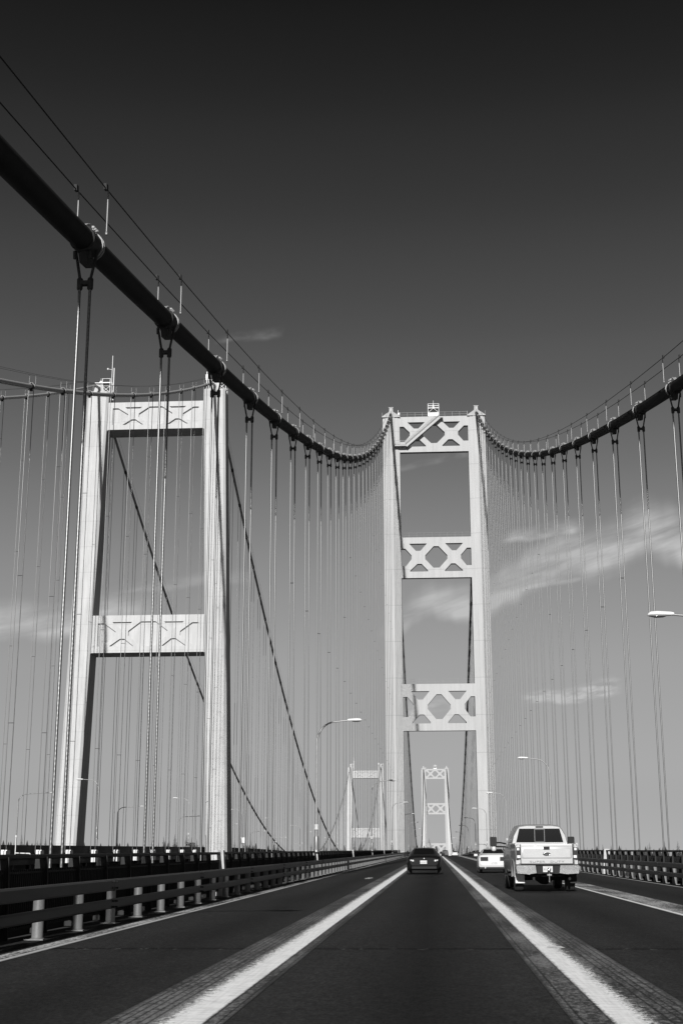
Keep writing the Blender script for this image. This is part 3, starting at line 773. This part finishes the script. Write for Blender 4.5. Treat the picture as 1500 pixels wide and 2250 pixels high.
# ------------------------------------------------------------------ street lamps
def lamp_proto(s, arm):
    """s = +1: the head reaches towards +x"""
    e = empty('street_lamp', (0, 0, 0))
    pts = [(0, 0, 1.2), (0, 0, 4.0), (0, 0, 7.43)]
    for i in range(1, 9):
        a = math.pi/2*i/8; pts.append((1.13*(1-math.cos(a)), 0, 7.43+1.28*math.sin(a)))
    pts += [(1.45, 0, 8.75), (arm-.35, 0, 8.79)]
    pts = [(s*x, y, z) for x, y, z in pts]
    b = MB(); b.tube(pts, [.085, .072, .062]+[.057-.002*i for i in range(8)]+[.04, .036], 10); pole = b.build('pole', M['pole'], e)
    b = MB(); b.lathe([(.2, 1.18), (.2, 1.3), (.15, 1.36), (.14, 2.0), (.11, 2.1)], 'Z', (0, 0, 0), 10); b.b2((-.1, -.16, 2.45), (.1, -.09, 2.75)); b.build('base_collar', M['pole'], e)
    h = MB(); x0 = arm-.42
    R_ = []
    for u, w_, zt, zb in ((0, .06, .06, -.03), (.1, .09, .085, -.05), (.3, .12, .10, -.06), (.55, .15, .115, -.06), (.75, .145, .10, -.06), (.84, .08, .04, -.055), (.86, .03, -.01, -.05)):
        R_.append([(s*(x0+u), w_*math.cos(t), (8.80+(zt if math.sin(t) > 0 else -zb)*math.sin(t))) for t in [i*math.pi/5 for i in range(10)]])
    h.loft(R_, True, True); hd = h.build('lamp_head', M['lamp'], e, sharp=50)
    h = MB(); h.loft([[(s*(x0+u), w_*math.cos(t), 8.745+zz*math.sin(t)) for t in [-i*math.pi/6 for i in range(7)]] for u, w_, zz in ((.25, .05, .01), (.35, .11, .05), (.6, .125, .06), (.78, .06, .02))], True, True); h.build('lens', M['lamp_glass'], hd)
    return e
def lamp_row(xf, f, ys, s, arm, lab, group):
    p = lamp_proto(s, arm)
    for i, y in enumerate(ys):
        o = p if i == 0 else copy_tree(p); o.location = (xf(y), y, f(y)); tag(o, lab % ORD[i], 'street lamp', group)
lamp_row(lambda y: -8.3, road, [84.0+75.1*i for i in range(11)], 1, 2.25, 'curved street lamp on the left railing of the steel bridge, %s visible from the camera', 'lamps along the left railing')
o = lamp_proto(1, 2.25); o.location = (-8.3, 8.9, road(8.9)); tag(o, 'curved street lamp beside the camera whose shadow falls across the left lane', 'street lamp', 'lamps along the left railing')
lamp_row(lambda y: 8.3, road, [46.2+74.9*i for i in range(11)], -1, 2.2, 'curved street lamp on the right railing of the steel bridge, %s from the camera', 'lamps along the right railing')
lamp_row(lambda y: nx(y, 11.6), lambda y: nroad(y)+.6, [183.7+68.8*i for i in range(9)], -1, 2.55, 'slim street lamp on the nearer side of the concrete bridge, %s from the camera', 'lamps on the nearer side of the concrete bridge')
def tall_lamp():
    e = empty('street_lamp', (0, 0, 0)); b = MB(); pts = [(0, 0, 0), (0, 0, 8.0)]+[(1.5*(1-math.cos(a)), 0, 8.0+1.3*math.sin(a)) for a in [math.pi/2*i/6 for i in range(1, 7)]]+[(4.9, 0, 9.45)]
    b.tube(pts, [.13, .09]+[.075]*6+[.05], 8); b.build('pole', M['pole'], e)
    h = MB(); h.loft([[(4.75+u, w_*math.cos(t), 9.5+.09*math.sin(t)*w_/.15) for t in [i*math.pi/4 for i in range(8)]] for u, w_ in ((0, .05), (.2, .14), (.6, .15), (.8, .05))], True, True); h.build('lamp_head', M['lamp'], e)
    return e
p = tall_lamp()
for i in range(7):
    y = 227.4+72.5*i; o = p if i == 0 else copy_tree(p); o.location = (nx(y, -11.8), y, nroad(y)); tag(o, 'long straight-armed street lamp on the far side of the concrete bridge, %s from the camera' % ORD[i], 'street lamp', 'lamps on the far side of the concrete bridge')

# ------------------------------------------------------------------ the newer bridge's deck
solid_ribbon('bridge_deck', -11.4, 11.4, -.5, 0, M['walk'], rf=nroad, kind='structure', xf=nx)
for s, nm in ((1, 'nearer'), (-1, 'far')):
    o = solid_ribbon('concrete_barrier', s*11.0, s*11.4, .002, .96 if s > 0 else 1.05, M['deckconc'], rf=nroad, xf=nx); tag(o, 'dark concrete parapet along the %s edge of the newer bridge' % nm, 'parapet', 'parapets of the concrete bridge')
tr = empty('deck_truss', (NX, 0, 0), 'dark steel truss carrying the deck of the newer bridge', 'truss')
for s in (-1, 1):
    for z0, z1 in ((-1.1, -.52), (-7.2, -6.5)):
        solid_ribbon('chord', s*10.6, s*11.2, z0, z1, M['newtruss'], rf=nroad, parent=tr, xf=lambda y, x: nx(y, x)-NX)
    b = MB(); n = 0
    for i in range(-20, 60):
        y = NY0+NSP/2*i; y2 = y+NSP/2; x = nx(y, s*10.9)-NX; a, c = (-.9, -6.8) if i % 2 else (-6.8, -.9)
        b.tube([(x, y, nroad(y)+a), (x, y2, nroad(y2)+c)], .28, 4, smooth=False); b.b2((x-.2, y-.2, nroad(y)-6.8), (x+.2, y+.2, nroad(y)-.8))
    b.build('web', M['newtruss'], tr)
b = MB()
for i in range(-20, 60):
    y = NY0+NSP/2*i; x = NX+(y-N1)*.0022-NX; b.b2((x-11, y-.2, nroad(y)-1.9), (x+11, y+.2, nroad(y)-.52))
b.build('floor_beams', M['newtruss'], tr)
b = MB(); b.tube([(0, 0, 0), (0, 0, 1.9)], .05, 8); b.tube([(0, 0, .35), (1.5, 0, .3), (1.8, 0, 0)], .06, 8); b.lathe([(.05, 1.9), (.12, 2.0), (.05, 2.15)], 'Z', (0, 0, 0), 8)
o = b.build('standpipe', M['bracket']); o.location = (nx(147, 11.9), 147, nroad(147)-.2); tag(o, 'thin white standpipe with a bent branch outside the newer bridge parapet', 'pipe')
e = empty('road_sign', (nx(335, 10.3), 335, nroad(335)+.0), 'small white sign on a post beside the near concrete tower', 'sign')
b = MB(); b.tube([(0, 0, 0), (0, 0, 3.4)], .06, 6); b.build('post', M['pole'], e); b = MB(); b.b2((-.42, -.1, 2.2), (.42, -.06, 3.4)); b.build('sign_panel', M['lamp'], e)

# ------------------------------------------------------------------ vehicles
def wheel(parent, x, y, r, w_, s):
    b = MB(); b.lathe([(r*.62, -w_/2), (r*.93, -w_/2), (r, -w_*.36), (r, w_*.36), (r*.93, w_/2), (r*.62, w_/2)], 'X', (0, 0, 0), 24)
    t = b.build('wheel', M['tyre'], parent, (x, y, r), sharp=40)
    b = MB(); b.lathe([(r*.6, s*(w_*.5-.06)), (r*.62, s*(w_*.5+.004)), (r*.5, s*(w_*.5-.02)), (r*.2, s*(w_*.5-.03)), (r*.12, s*(w_*.5+.004))], 'X', (0, 0, 0), 16); b.build('rim', M['rim'], t)
    return t
def car_body(st):
    """st: stations (y, half width, bottom, belt height, roof half width, roof height)"""
    rings = []
    for y, w_, zb, zs, wr, zt in st:
        h = [(w_*.86, zb), (w_*.985, zb+.10), (w_, zb+(zs-zb)*.55), (w_*.985, zs-.04), (w_*.95, zs), ((w_*.95+wr)/2+.015, (zs+zt)/2+.01), (wr, zt-.035), (wr*.86, zt-.005), (wr*.45, zt+.012)]
        rings.append([(-a, y, b) for a, b in h]+[(a, y, b) for a, b in h[::-1]])
    return rings
def patch(b, rows):
    n = len(rows[0]); b.add([p for r in rows for p in r], [(i*n+j, i*n+j+1, (i+1)*n+j+1, (i+1)*n+j) for i in range(len(rows)-1) for j in range(n-1)], True)
def road_at(o, x, y):
    o.location = (x, y, road(y)+.005); o.rotation_euler = (math.atan(slope(road, y)), 0, 0)
def car(label, cat, x, y, st, paint, group=None, wr_=.33, axle=(.85, 3.65), glass_rows=None, name='car'):
    e = empty(name, (0, 0, 0), label, cat, group); road_at(e, x, y)
    b = MB(); b.loft(car_body(st), True, True); b.build('body', paint, e, sharp=35)
    W_ = max(s_[1] for s_ in st)
    for ay in axle:
        for s in (-1, 1): wheel(e, s*(W_-.115), ay, wr_, .23, s)
    def interp(yy, i):
        for a, c in zip(st, st[1:]):
            if a[0] <= yy <= c[0]: t = (yy-a[0])/(c[0]-a[0]); return a[i]+(c[i]-a[i])*t
    y0, y1, win = glass_rows
    ys = [y0+(y1-y0)*i/6 for i in range(7)]
    b = MB(); patch(b, [[(u*interp(v, 4)*win, v-.006, interp(v, 5)+.014+.010*(1-abs(u))) for u in (-1, -.5, 0, .5, 1)] for v in ys]); b.build('rear_window', M['glass'], e, fix=False)
    ys = [y1+.1+(1.55)*i/5 for i in range(6)]
    for s in (-1, 1):
        b = MB(); rows = []
        for t in (.12, .5, .88):
            rows.append([(s*((interp(v, 1)*.95+(interp(v, 4)-interp(v, 1)*.95)*t)+.024), v, interp(v, 3)+(interp(v, 5)-.035-interp(v, 3))*t+.012) for v in ys])
        patch(b, rows); b.build('side_window', M['glass'], e, fix=False)
    return e, interp
# black fastback car ahead in our lane
S = [(0, .74, .46, .70, .60, .86), (.05, .86, .30, .76, .70, .93), (.22, .915, .24, .84, .72, .985), (.55, .93, .22, .90, .68, 1.03), (1.05, .935, .21, .93, .62, 1.17), (1.6, .935, .21, .94, .57, 1.33), (2.2, .935, .21, .94, .56, 1.39),
     (2.8, .93, .22, .92, .56, 1.36), (3.6, .925, .22, .88, .66, 1.0), (4.4, .9, .24, .75, .66, .82), (4.7, .72, .36, .6, .5, .66)]
e, ip = car('black car with rounded roof driving ahead in the camera lane', 'car', -2.03, 78, S, M['black_paint'], glass_rows=(.62, 1.62, .84))
b = MB(); b.b2((-.18, -.02, .555), (.18, .0, .725)); pl = b.build('licence_plate', M['plate'], e, (0, 0, 0)); pl.location = (-.03, -.005, 0)
lettering('plate_text', 'AXZ4071', .095, M['ink'], pl, (0, -.022, .63), (R(90), 0, 0), .002)
for s in (-1, 1):
    b = MB(); b.prism([(s*.50, .66), (s*.74, .68), (s*.80, .80), (s*.50, .76)], 'Y', -.012, .10); tl = b.build('tail_light', M['taillamp'], e)
    b = MB(); b.lathe([(.045, -.03), (.05, -.015), (.05, 0)], 'Y', (s*.60, 0, .72), 10); b.lathe([(.03, -.03), (.035, -.015), (.035, 0)], 'Y', (s*.70, 0, .74), 10); b.build('lens', M['lens'], tl)
    b = MB(); b.loft([[(s*(.93+u), 2.75+v*.5, 1.0+h_) for v, h_ in ((-.1, -.07), (.1, -.06), (.1, .06), (-.1, .09))] for u in (0, .07, .2)]); b.build('mirror', M['black_paint'], e)
b = MB(); b.b2((-.66, -.01, .30), (.66, .05, .42)); b.build('rear_diffuser', M['trim'], e)
b = MB(); b.lathe([(.03, -.012), (.035, 0), (.03, .02)], 'Y', (0, -.0, .83), 10); b.build('emblem', M['chrome'], e)
b = MB(); b.prism([(2.0, 1.38), (2.16, 1.5), (2.3, 1.385)], 'X', -.02, .02); b.build('roof_fin', M['black_paint'], e)
# white sports car in the next lane
S = [(0, .80, .42, .78, .76, .96), (.05, .86, .28, .86, .78, 1.0), (.3, .875, .2, .88, .74, 1.03), (.75, .88, .19, .89, .66, 1.13), (1.4, .88, .19, .90, .57, 1.29), (1.9, .88, .19, .90, .55, 1.34), (2.4, .875, .2, .88, .54, 1.30),
     (3.1, .87, .2, .84, .64, .92), (4.0, .85, .22, .70, .62, .74), (4.35, .72, .3, .55, .5, .6)]
e, ip = car('low white sports coupe partly hidden behind the pickup', 'car', 1.86, 82, S, M['white_paint'], glass_rows=(.34, 1.5, .9), wr_=.31, axle=(.8, 3.2))
for s in (-1, 1):
    b = MB(); b.b2((s*.33, -.012, .66), (s*.76, .06, .88)); tl = b.build('tail_light', M['taillamp'], e)
    b = MB(); b.b2((s*.34, -.017, .765), (s*.75, -.010, .785)); b.build('lens', M['trim'], tl)
    b = MB(); b.loft([[(s*(.86+u), 2.35+v*.5, .97+h_) for v, h_ in ((-.1, -.05), (.1, -.05), (.1, .06), (-.1, .07))] for u in (0, .06, .19)]); b.build('mirror', M['white_paint'], e)
b = MB(); b.b2((-.17, -.012, .47), (.17, .03, .62)); pl = b.build('licence_plate', M['plate'], e); lettering('plate_text', '417 KDB', .085, M['ink'], pl, (0, -.016, .545), (R(90), 0, 0), .002)
b = MB(); b.b2((-.83, -.02, .24), (.83, .1, .33)); b.build('bumper_strip', M['trim'], e)
b = MB(); b.lathe([(.045, -.1), (.045, .2)], 'Y', (-.5, 0, .29), 10); b.build('exhaust', M['chrome'], e)
b = MB(); b.loft([[(-.72, .12, 1.035), (.72, .12, 1.035), (.72, .3, 1.05), (-.72, .3, 1.05)], [(-.72, .1, 1.06), (.72, .1, 1.06), (.72, .3, 1.075), (-.72, .3, 1.075)]]); b.build('spoiler', M['white_paint'], e)
# distant traffic
S = [(0, .90, .45, 1.0, .78, 1.62), (.05, .95, .35, 1.05, .82, 1.70), (.3, .96, .3, 1.08, .80, 1.78), (1.0, .97, .28, 1.1, .78, 1.84), (2.6, .97, .28, 1.1, .77, 1.84), (3.3, .96, .3, 1.08, .78, 1.6), (3.9, .95, .3, 1.05, .82, 1.14), (4.8, .85, .4, .9, .7, 1.0)]
e, ip = car('dark sport utility vehicle far ahead near the crest of the road', 'car', 1.6, 425, S, M['dim_paint'], glass_rows=(.02, .06, .8), wr_=.38, axle=(.95, 3.8))
for s in (-1, 1):
    b = MB(); b.b2((s*.72, -.01, .95), (s*.88, .05, 1.3)); b.build('tail_light', M['taillamp'], e)
S = [(0, .80, .42, .78, .66, .98), (.06, .88, .28, .84, .70, 1.02), (.6, .9, .22, .9, .66, 1.06), (1.2, .9, .22, .92, .58, 1.36), (2.2, .9, .22, .92, .57, 1.42), (2.8, .9, .22, .92, .56, 1.36), (3.5, .9, .22, .86, .66, 1.0), (4.5, .8, .3, .7, .6, .75)]
e, ip = car('white car far ahead in the right lane near the crest', 'car', 4.15, 405, S, M['white_paint'], glass_rows=(.65, 1.2, .9))
for s in (-1, 1):
    b = MB(); b.b2((s*.55, -.01, .7), (s*.76, .05, .85)); b.build('tail_light', M['taillamp'], e)

# silver pickup truck
def bevel(o, w_):
    m = o.modifiers.new('bevel', 'BEVEL'); m.width = w_; m.segments = 3; m.limit_method = 'ANGLE'; m.angle_limit = R(35); m.harden_normals = False
    o.data.polygons.foreach_set('use_smooth', [True]*len(o.data.polygons)); o.data.set_sharp_from_angle(angle=R(50))
    return o
def pickup():
    e = empty('pickup_truck', (0, 0, 0), 'silver pickup truck with towing mirrors and tow hitch in the lane to the right', 'pickup truck'); road_at(e, 2.02, 45.3); e.rotation_euler.z = R(1.4); e.scale = (.955, 1, 1.01)
    P = M['silver_paint']
    arch = [(1.27+.52*math.cos(a), .44+.50*math.sin(a)) for a in [math.pi*i/10 for i in range(11)]][::-1]
    b = MB()
    for s in (-1, 1):
        b.prism([(.22, .66)]+[(.75, .60)]+arch+[(1.80, .60), (2.28, .60), (2.28, 1.40), (.22, 1.44)], 'X', s*.90, s*1.0)
        b.loft([[(s*1.0, y, z) for y, z in ((.24, .95), (2.27, .95), (2.27, 1.30), (.24, 1.30))], [(s*1.018, y, z) for y, z in ((.30, 1.0), (2.2, 1.0), (2.2, 1.24), (.30, 1.24))]])
        b.tube([(s*.98, y, 1.425) for y in (.22, 1.2, 2.28)], .045, 8)
        # flared wheel arch lip
        pts = [(s*1.01, 1.27+.55*math.cos(a), .44+.53*math.sin(a)) for a in [math.pi*i/10 for i in range(11)]]; b.tube(pts, .035, 6)
    b.b2((-.9, .3, .78), (.9, 2.28, .84)); b.b2((-.9, 2.2, .84), (.9, 2.28, 1.40))
    bed = bevel(b.build('bed', P, e, sharp=40), .02)
    # cab
    half = lambda w_, zb, zs, wr, zt: [(w_*.95, zb), (w_, zb+.12), (w_*1.005, zb+.42), (w_, zs-.05), (w_*.965, zs+.02), ((w_*.965+wr)/2+.035, (zs+zt)/2), (wr+.03, zt-.10), (wr-.05, zt-.02), (wr*.6, zt+.012)]
    rings = []
    for y, w_, zb, zs, wr, zt in ((2.33, .97, .56, 1.42, .72, 2.0), (2.36, .985, .56, 1.43, .735, 2.03), (3.0, .995, .56, 1.42, .75, 2.06), (4.1, .995, .56, 1.40, .745, 2.05), (4.5, .99, .56, 1.38, .72, 1.94), (5.0, .99, .56, 1.36, .78, 1.46), (5.1, .99, .58, 1.30, .80, 1.38), (6.0, .97, .58, 1.22, .8, 1.30), (6.15, .92, .62, 1.1, .74, 1.18)):
        h = half(w_, zb, zs, wr, zt); rings.append([(-a, y, z) for a, z in h]+[(a, y, z) for a, z in h[::-1]])
    b = MB(); b.loft(rings, True, True); cab = b.build('cab', P, e, sharp=32)
    b = MB(); b.prism([(-.80, 1.50), (.80, 1.50), (.685, 1.93), (-.685, 1.93)], 'Y', 2.318, 2.34); rw = b.build('rear_window', M['glass'], cab)
    b = MB()
    for s in (-1, 1): b.b2((s*.165-.012, 2.310, 1.515), (s*.165+.012, 2.32, 1.915))
    b.b2((-.165, 2.311, 1.515), (.165, 2.319, 1.53)); b.b2((-.165, 2.311, 1.895), (.165, 2.319, 1.912)); b.build('slider_frame', M['frame'], rw)
    b = MB(); b.b2((-.13, 2.30, 1.965), (.13, 2.34, 2.005)); b.build('high_brake_light', M['taillamp'], cab)
    for s in (-1, 1):
        for ya, yb_ in ((2.55, 3.2), (3.3, 4.25)):
            b = MB(); rows = []
            for t in (.12, .5, .86): rows.append([(s*(.957+(.775-.957)*t+.022), y, 1.45+(1.94-1.45)*t) for y in (ya, (ya+yb_)/2, yb_)])
            patch(b, rows); b.build('side_window', M['glass'], cab, fix=False)
    # tailgate
    b = MB(); b.b2((-.845, .215, .84), (.845, .27, 1.385)); b.loft([[(-.845, .20, 1.385), (.845, .20, 1.385), (.845, .28, 1.385), (-.845, .28, 1.385)], [(-.845, .215, 1.43), (.845, .215, 1.43), (.845, .28, 1.43), (-.845, .28, 1.43)]])
    b.loft([[(x, .215, z) for x, z in ((-.8, 1.0), (.8, 1.0), (.8, 1.33), (-.8, 1.33))], [(x, .206, z) for x, z in ((-.77, 1.03), (.77, 1.03), (.77, 1.30), (-.77, 1.30))]])
    tg = bevel(b.build('tailgate', P, e), .018)
    b = MB()
    for s in (-1, 1): b.b2((s*.842, .20, .85), (s*.858, .23, 1.42))
    b.b2((-.85, .19, .826), (.85, .26, .842)); b.build('tailgate_gap', M['trim'], e)
    b = MB(); b.loft([[(u*.10, y, 1.315+v*.05) for u, v in ((-1, -.8), (-.85, -1), (.85, -1), (1, -.8), (1, .8), (.85, 1), (-.85, 1), (-1, .8))] for y in (.19, .216)]); b.build('tailgate_handle', M['trim'], tg)
    b = MB(); b.loft([[(.125*k*math.cos(a), y, 1.135+.052*k*math.sin(a)) for a in [2*math.pi*i/24 for i in range(24)]] for k, y in ((1, .21), (1, .198), (.93, .190))]); em = b.build('emblem', M['trim'], tg)
    b = MB(); b.tube([(.118*math.cos(2*math.pi*i/24), .19, 1.135+.047*math.sin(2*math.pi*i/24)) for i in range(25)], .006, 5); b.build('emblem_ring', M['chrome'], em)
    lettering('emblem_script', 'Ford', .075, M['chrome'], em, (0, .186, 1.135), (R(90), 0, 0), .003, shear=.3, sx=1.2)
    for tx, xx in (('SUPER', -.31), ('DUTY', .33)):
        lettering('tailgate_lettering', tx, .085, M['postpaint'], tg, (xx, .205, .905), (R(90), 0, 0), .008, spacing=1.15, sx=1.9)
    for s in (-1, 1):
        b = MB(); b.b2((s*.855, .17, .97), (s*.995, .34, 1.34)); tl = b.build('tail_light', M['taillamp'], e)
        b = MB(); b.b2((s*.86, .160, 1.02), (s*.965, .172, 1.10)); b.b2((s*.89, .160, 1.25), (s*.965, .172, 1.32)); b.build('lens', M['lens'], tl)
    # bumper
    b = MB()
    for s in (-1, 1):
        pr = [(.37, .57), (.40, .80), (1.0, .80), (1.02, .72), (.98, .56), (.6, .54)]
        b.loft([[(s*x, y-.02*(1-abs(k)), z+(.0 if abs(k) else 0)) for x, z in pr] for y, k in ((.0, 0), (.05, 1), (.2, 1))])
        b.b2((s*.985, .02, .58), (s*1.02, .5, .78))
    bump = bevel(b.build('bumper', M['chrome'], e), .025)
    b = MB(); b.b2((-.39, .06, .56), (.39, .2, .80)); b.b2((-1.0, .01, .803), (1.0, .22, .83)); b.b2((-.34, -.01, .55), (-.20, .06, .78)); b.b2((.20, -.01, .55), (.34, .06, .78)); b.build('step_pad', M['trim'], bump)
    b = MB(); b.b2((-.155, .035, .60), (.155, .05, .775)); pl = b.build('licence_plate', M['plate'], bump)
    lettering('plate_header', 'WASHINGTON', .036, M['ink'], pl, (0, .032, .752), (R(90), 0, 0), .002); lettering('plate_text', 'B21372', .085, M['ink'], pl, (0, .032, .678), (R(90), 0, 0), .002, sx=1.0)
    b = MB(); b.tube([(-.55, .3, .50), (.55, .3, .50)], .045, 8); b.b2((-.05, -.12, .46), (.05, .3, .55)); hitch = b.build('tow_hitch', M['trim'], e)
    b = MB(); b.lathe([(.03, .54), (.028, .60), (.05, .64), (.055, .68), (.03, .72), (.012, .73)], 'Z', (.02, -.16, 0), 10); b.b2((-.05, -.22, .50), (.09, -.08, .545)); b.tube([(.02, -.16, .30), (.02, -.16, .52)], .035, 6); b.build('hitch_ball', M['chrome'], hitch)
    b = MB(); b.lathe([(.10, -.85), (.08, -.3), (.2, -.12), (.22, 0), (.2, .12), (.08, .3), (.10, .85)], 'X', (0, 1.27, .42), 14); b.b2((-.62, .3, .60), (-.50, 5.6, .74)); b.b2((.50, .3, .60), (.62, 5.6, .74)); b.b2((-.35, .5, .5), (.4, 1.0, .62)); b.tube([(.72, .25, .40), (.66, 1.0, .45), (.5, 2.5, .45)], .045, 8); b.b2((-.47, .28, .36), (-.40, .34, .60)); b.build('underbody', M['trim'], e)
    for s in (-1, 1):
        wheel(e, s*.84, 1.27, .40, .27, s); wheel(e, s*.86, 5.05, .40, .27, s)
        b = MB(); b.loft([[(s*.70, .66, .26), (s*1.0, .66, .26), (s*1.0, .68, .26), (s*.70, .68, .26)], [(s*.70, .70, .58), (s*1.0, .70, .58), (s*1.0, .72, .58), (s*.70, .72, .58)]]); b.build('mud_flap', M['flap'] if s < 0 else M['trim'], e)
        b = k = 0 if s < 0 else .16; b = MB(); b.tube([(s*1.0, 4.30, 1.46), (s*(1.20-k/2), 4.22, 1.50), (s*(1.36-k), 4.2, 1.50)], .028, 6); b.tube([(s*1.0, 4.34, 1.36), (s*(1.22-k/2), 4.24, 1.37), (s*(1.36-k), 4.2, 1.37)], .028, 6); arm = b.build('mirror_arm', M['trim'], e)
        b = MB(); b.loft([[(s*(1.45-k)+u*.115, y, z) for u, z in ((-1, 1.40), (-.8, 1.38), (.8, 1.38), (1, 1.40), (1, 1.66), (.8, 1.69), (-.8, 1.69), (-1, 1.66))] for y in (4.10, 4.26)]); b.build('mirror', M['trim'], arm)
        b = MB(); b.lathe([(.02, -.07), (.08, -.05), (.09, 0), (.08, .06), (.04, .12)], 'Z', (s*(1.44-k), 4.18, 1.29), 10); b.build('mirror_lower', M['flap'], arm)
        b = MB(); b.b2((s*.98, 2.4, .46), (s*1.08, 4.4, .52)); b.build('running_board', M['trim'], e)
    return e
pickup()

# a square dark building on the far shore
bx, by = -352, 2060; e = empty('building', (bx, by, shore_z(bx, by)-2), 'dark flat-roofed building among the firs on the far shore', 'building')
hb = 79.5-(shore_z(bx, by)-2)
b = MB(); b.b2((-6, 0, 0), (6, 12, hb)); b.build('wall', M['dim_paint'], e); b = MB(); b.b2((-6.6, -.6, hb), (6.6, 12.6, hb+.6)); b.build('roof', M['trim'], e)
for k in range(3):
    b = MB(); b.b2((-4.6+3.4*k, -.06, hb-3.6), (-2.2+3.4*k, -.01, hb-1.2)); b.build('window', M['glass'], e)

jp = MB(); jp.add([(.02, 20.0, road(20.0)+.009), (.27, 20.0, road(20.0)+.009), (.24, 20.35, road(20.35)+.009), (.05, 20.3, road(20.3)+.009)], [(0, 1, 2, 3)])
o = jp.build('joint_plate', mat('worn_plate', .7, .5, var=.2, scale=20)); o['kind'] = 'structure'
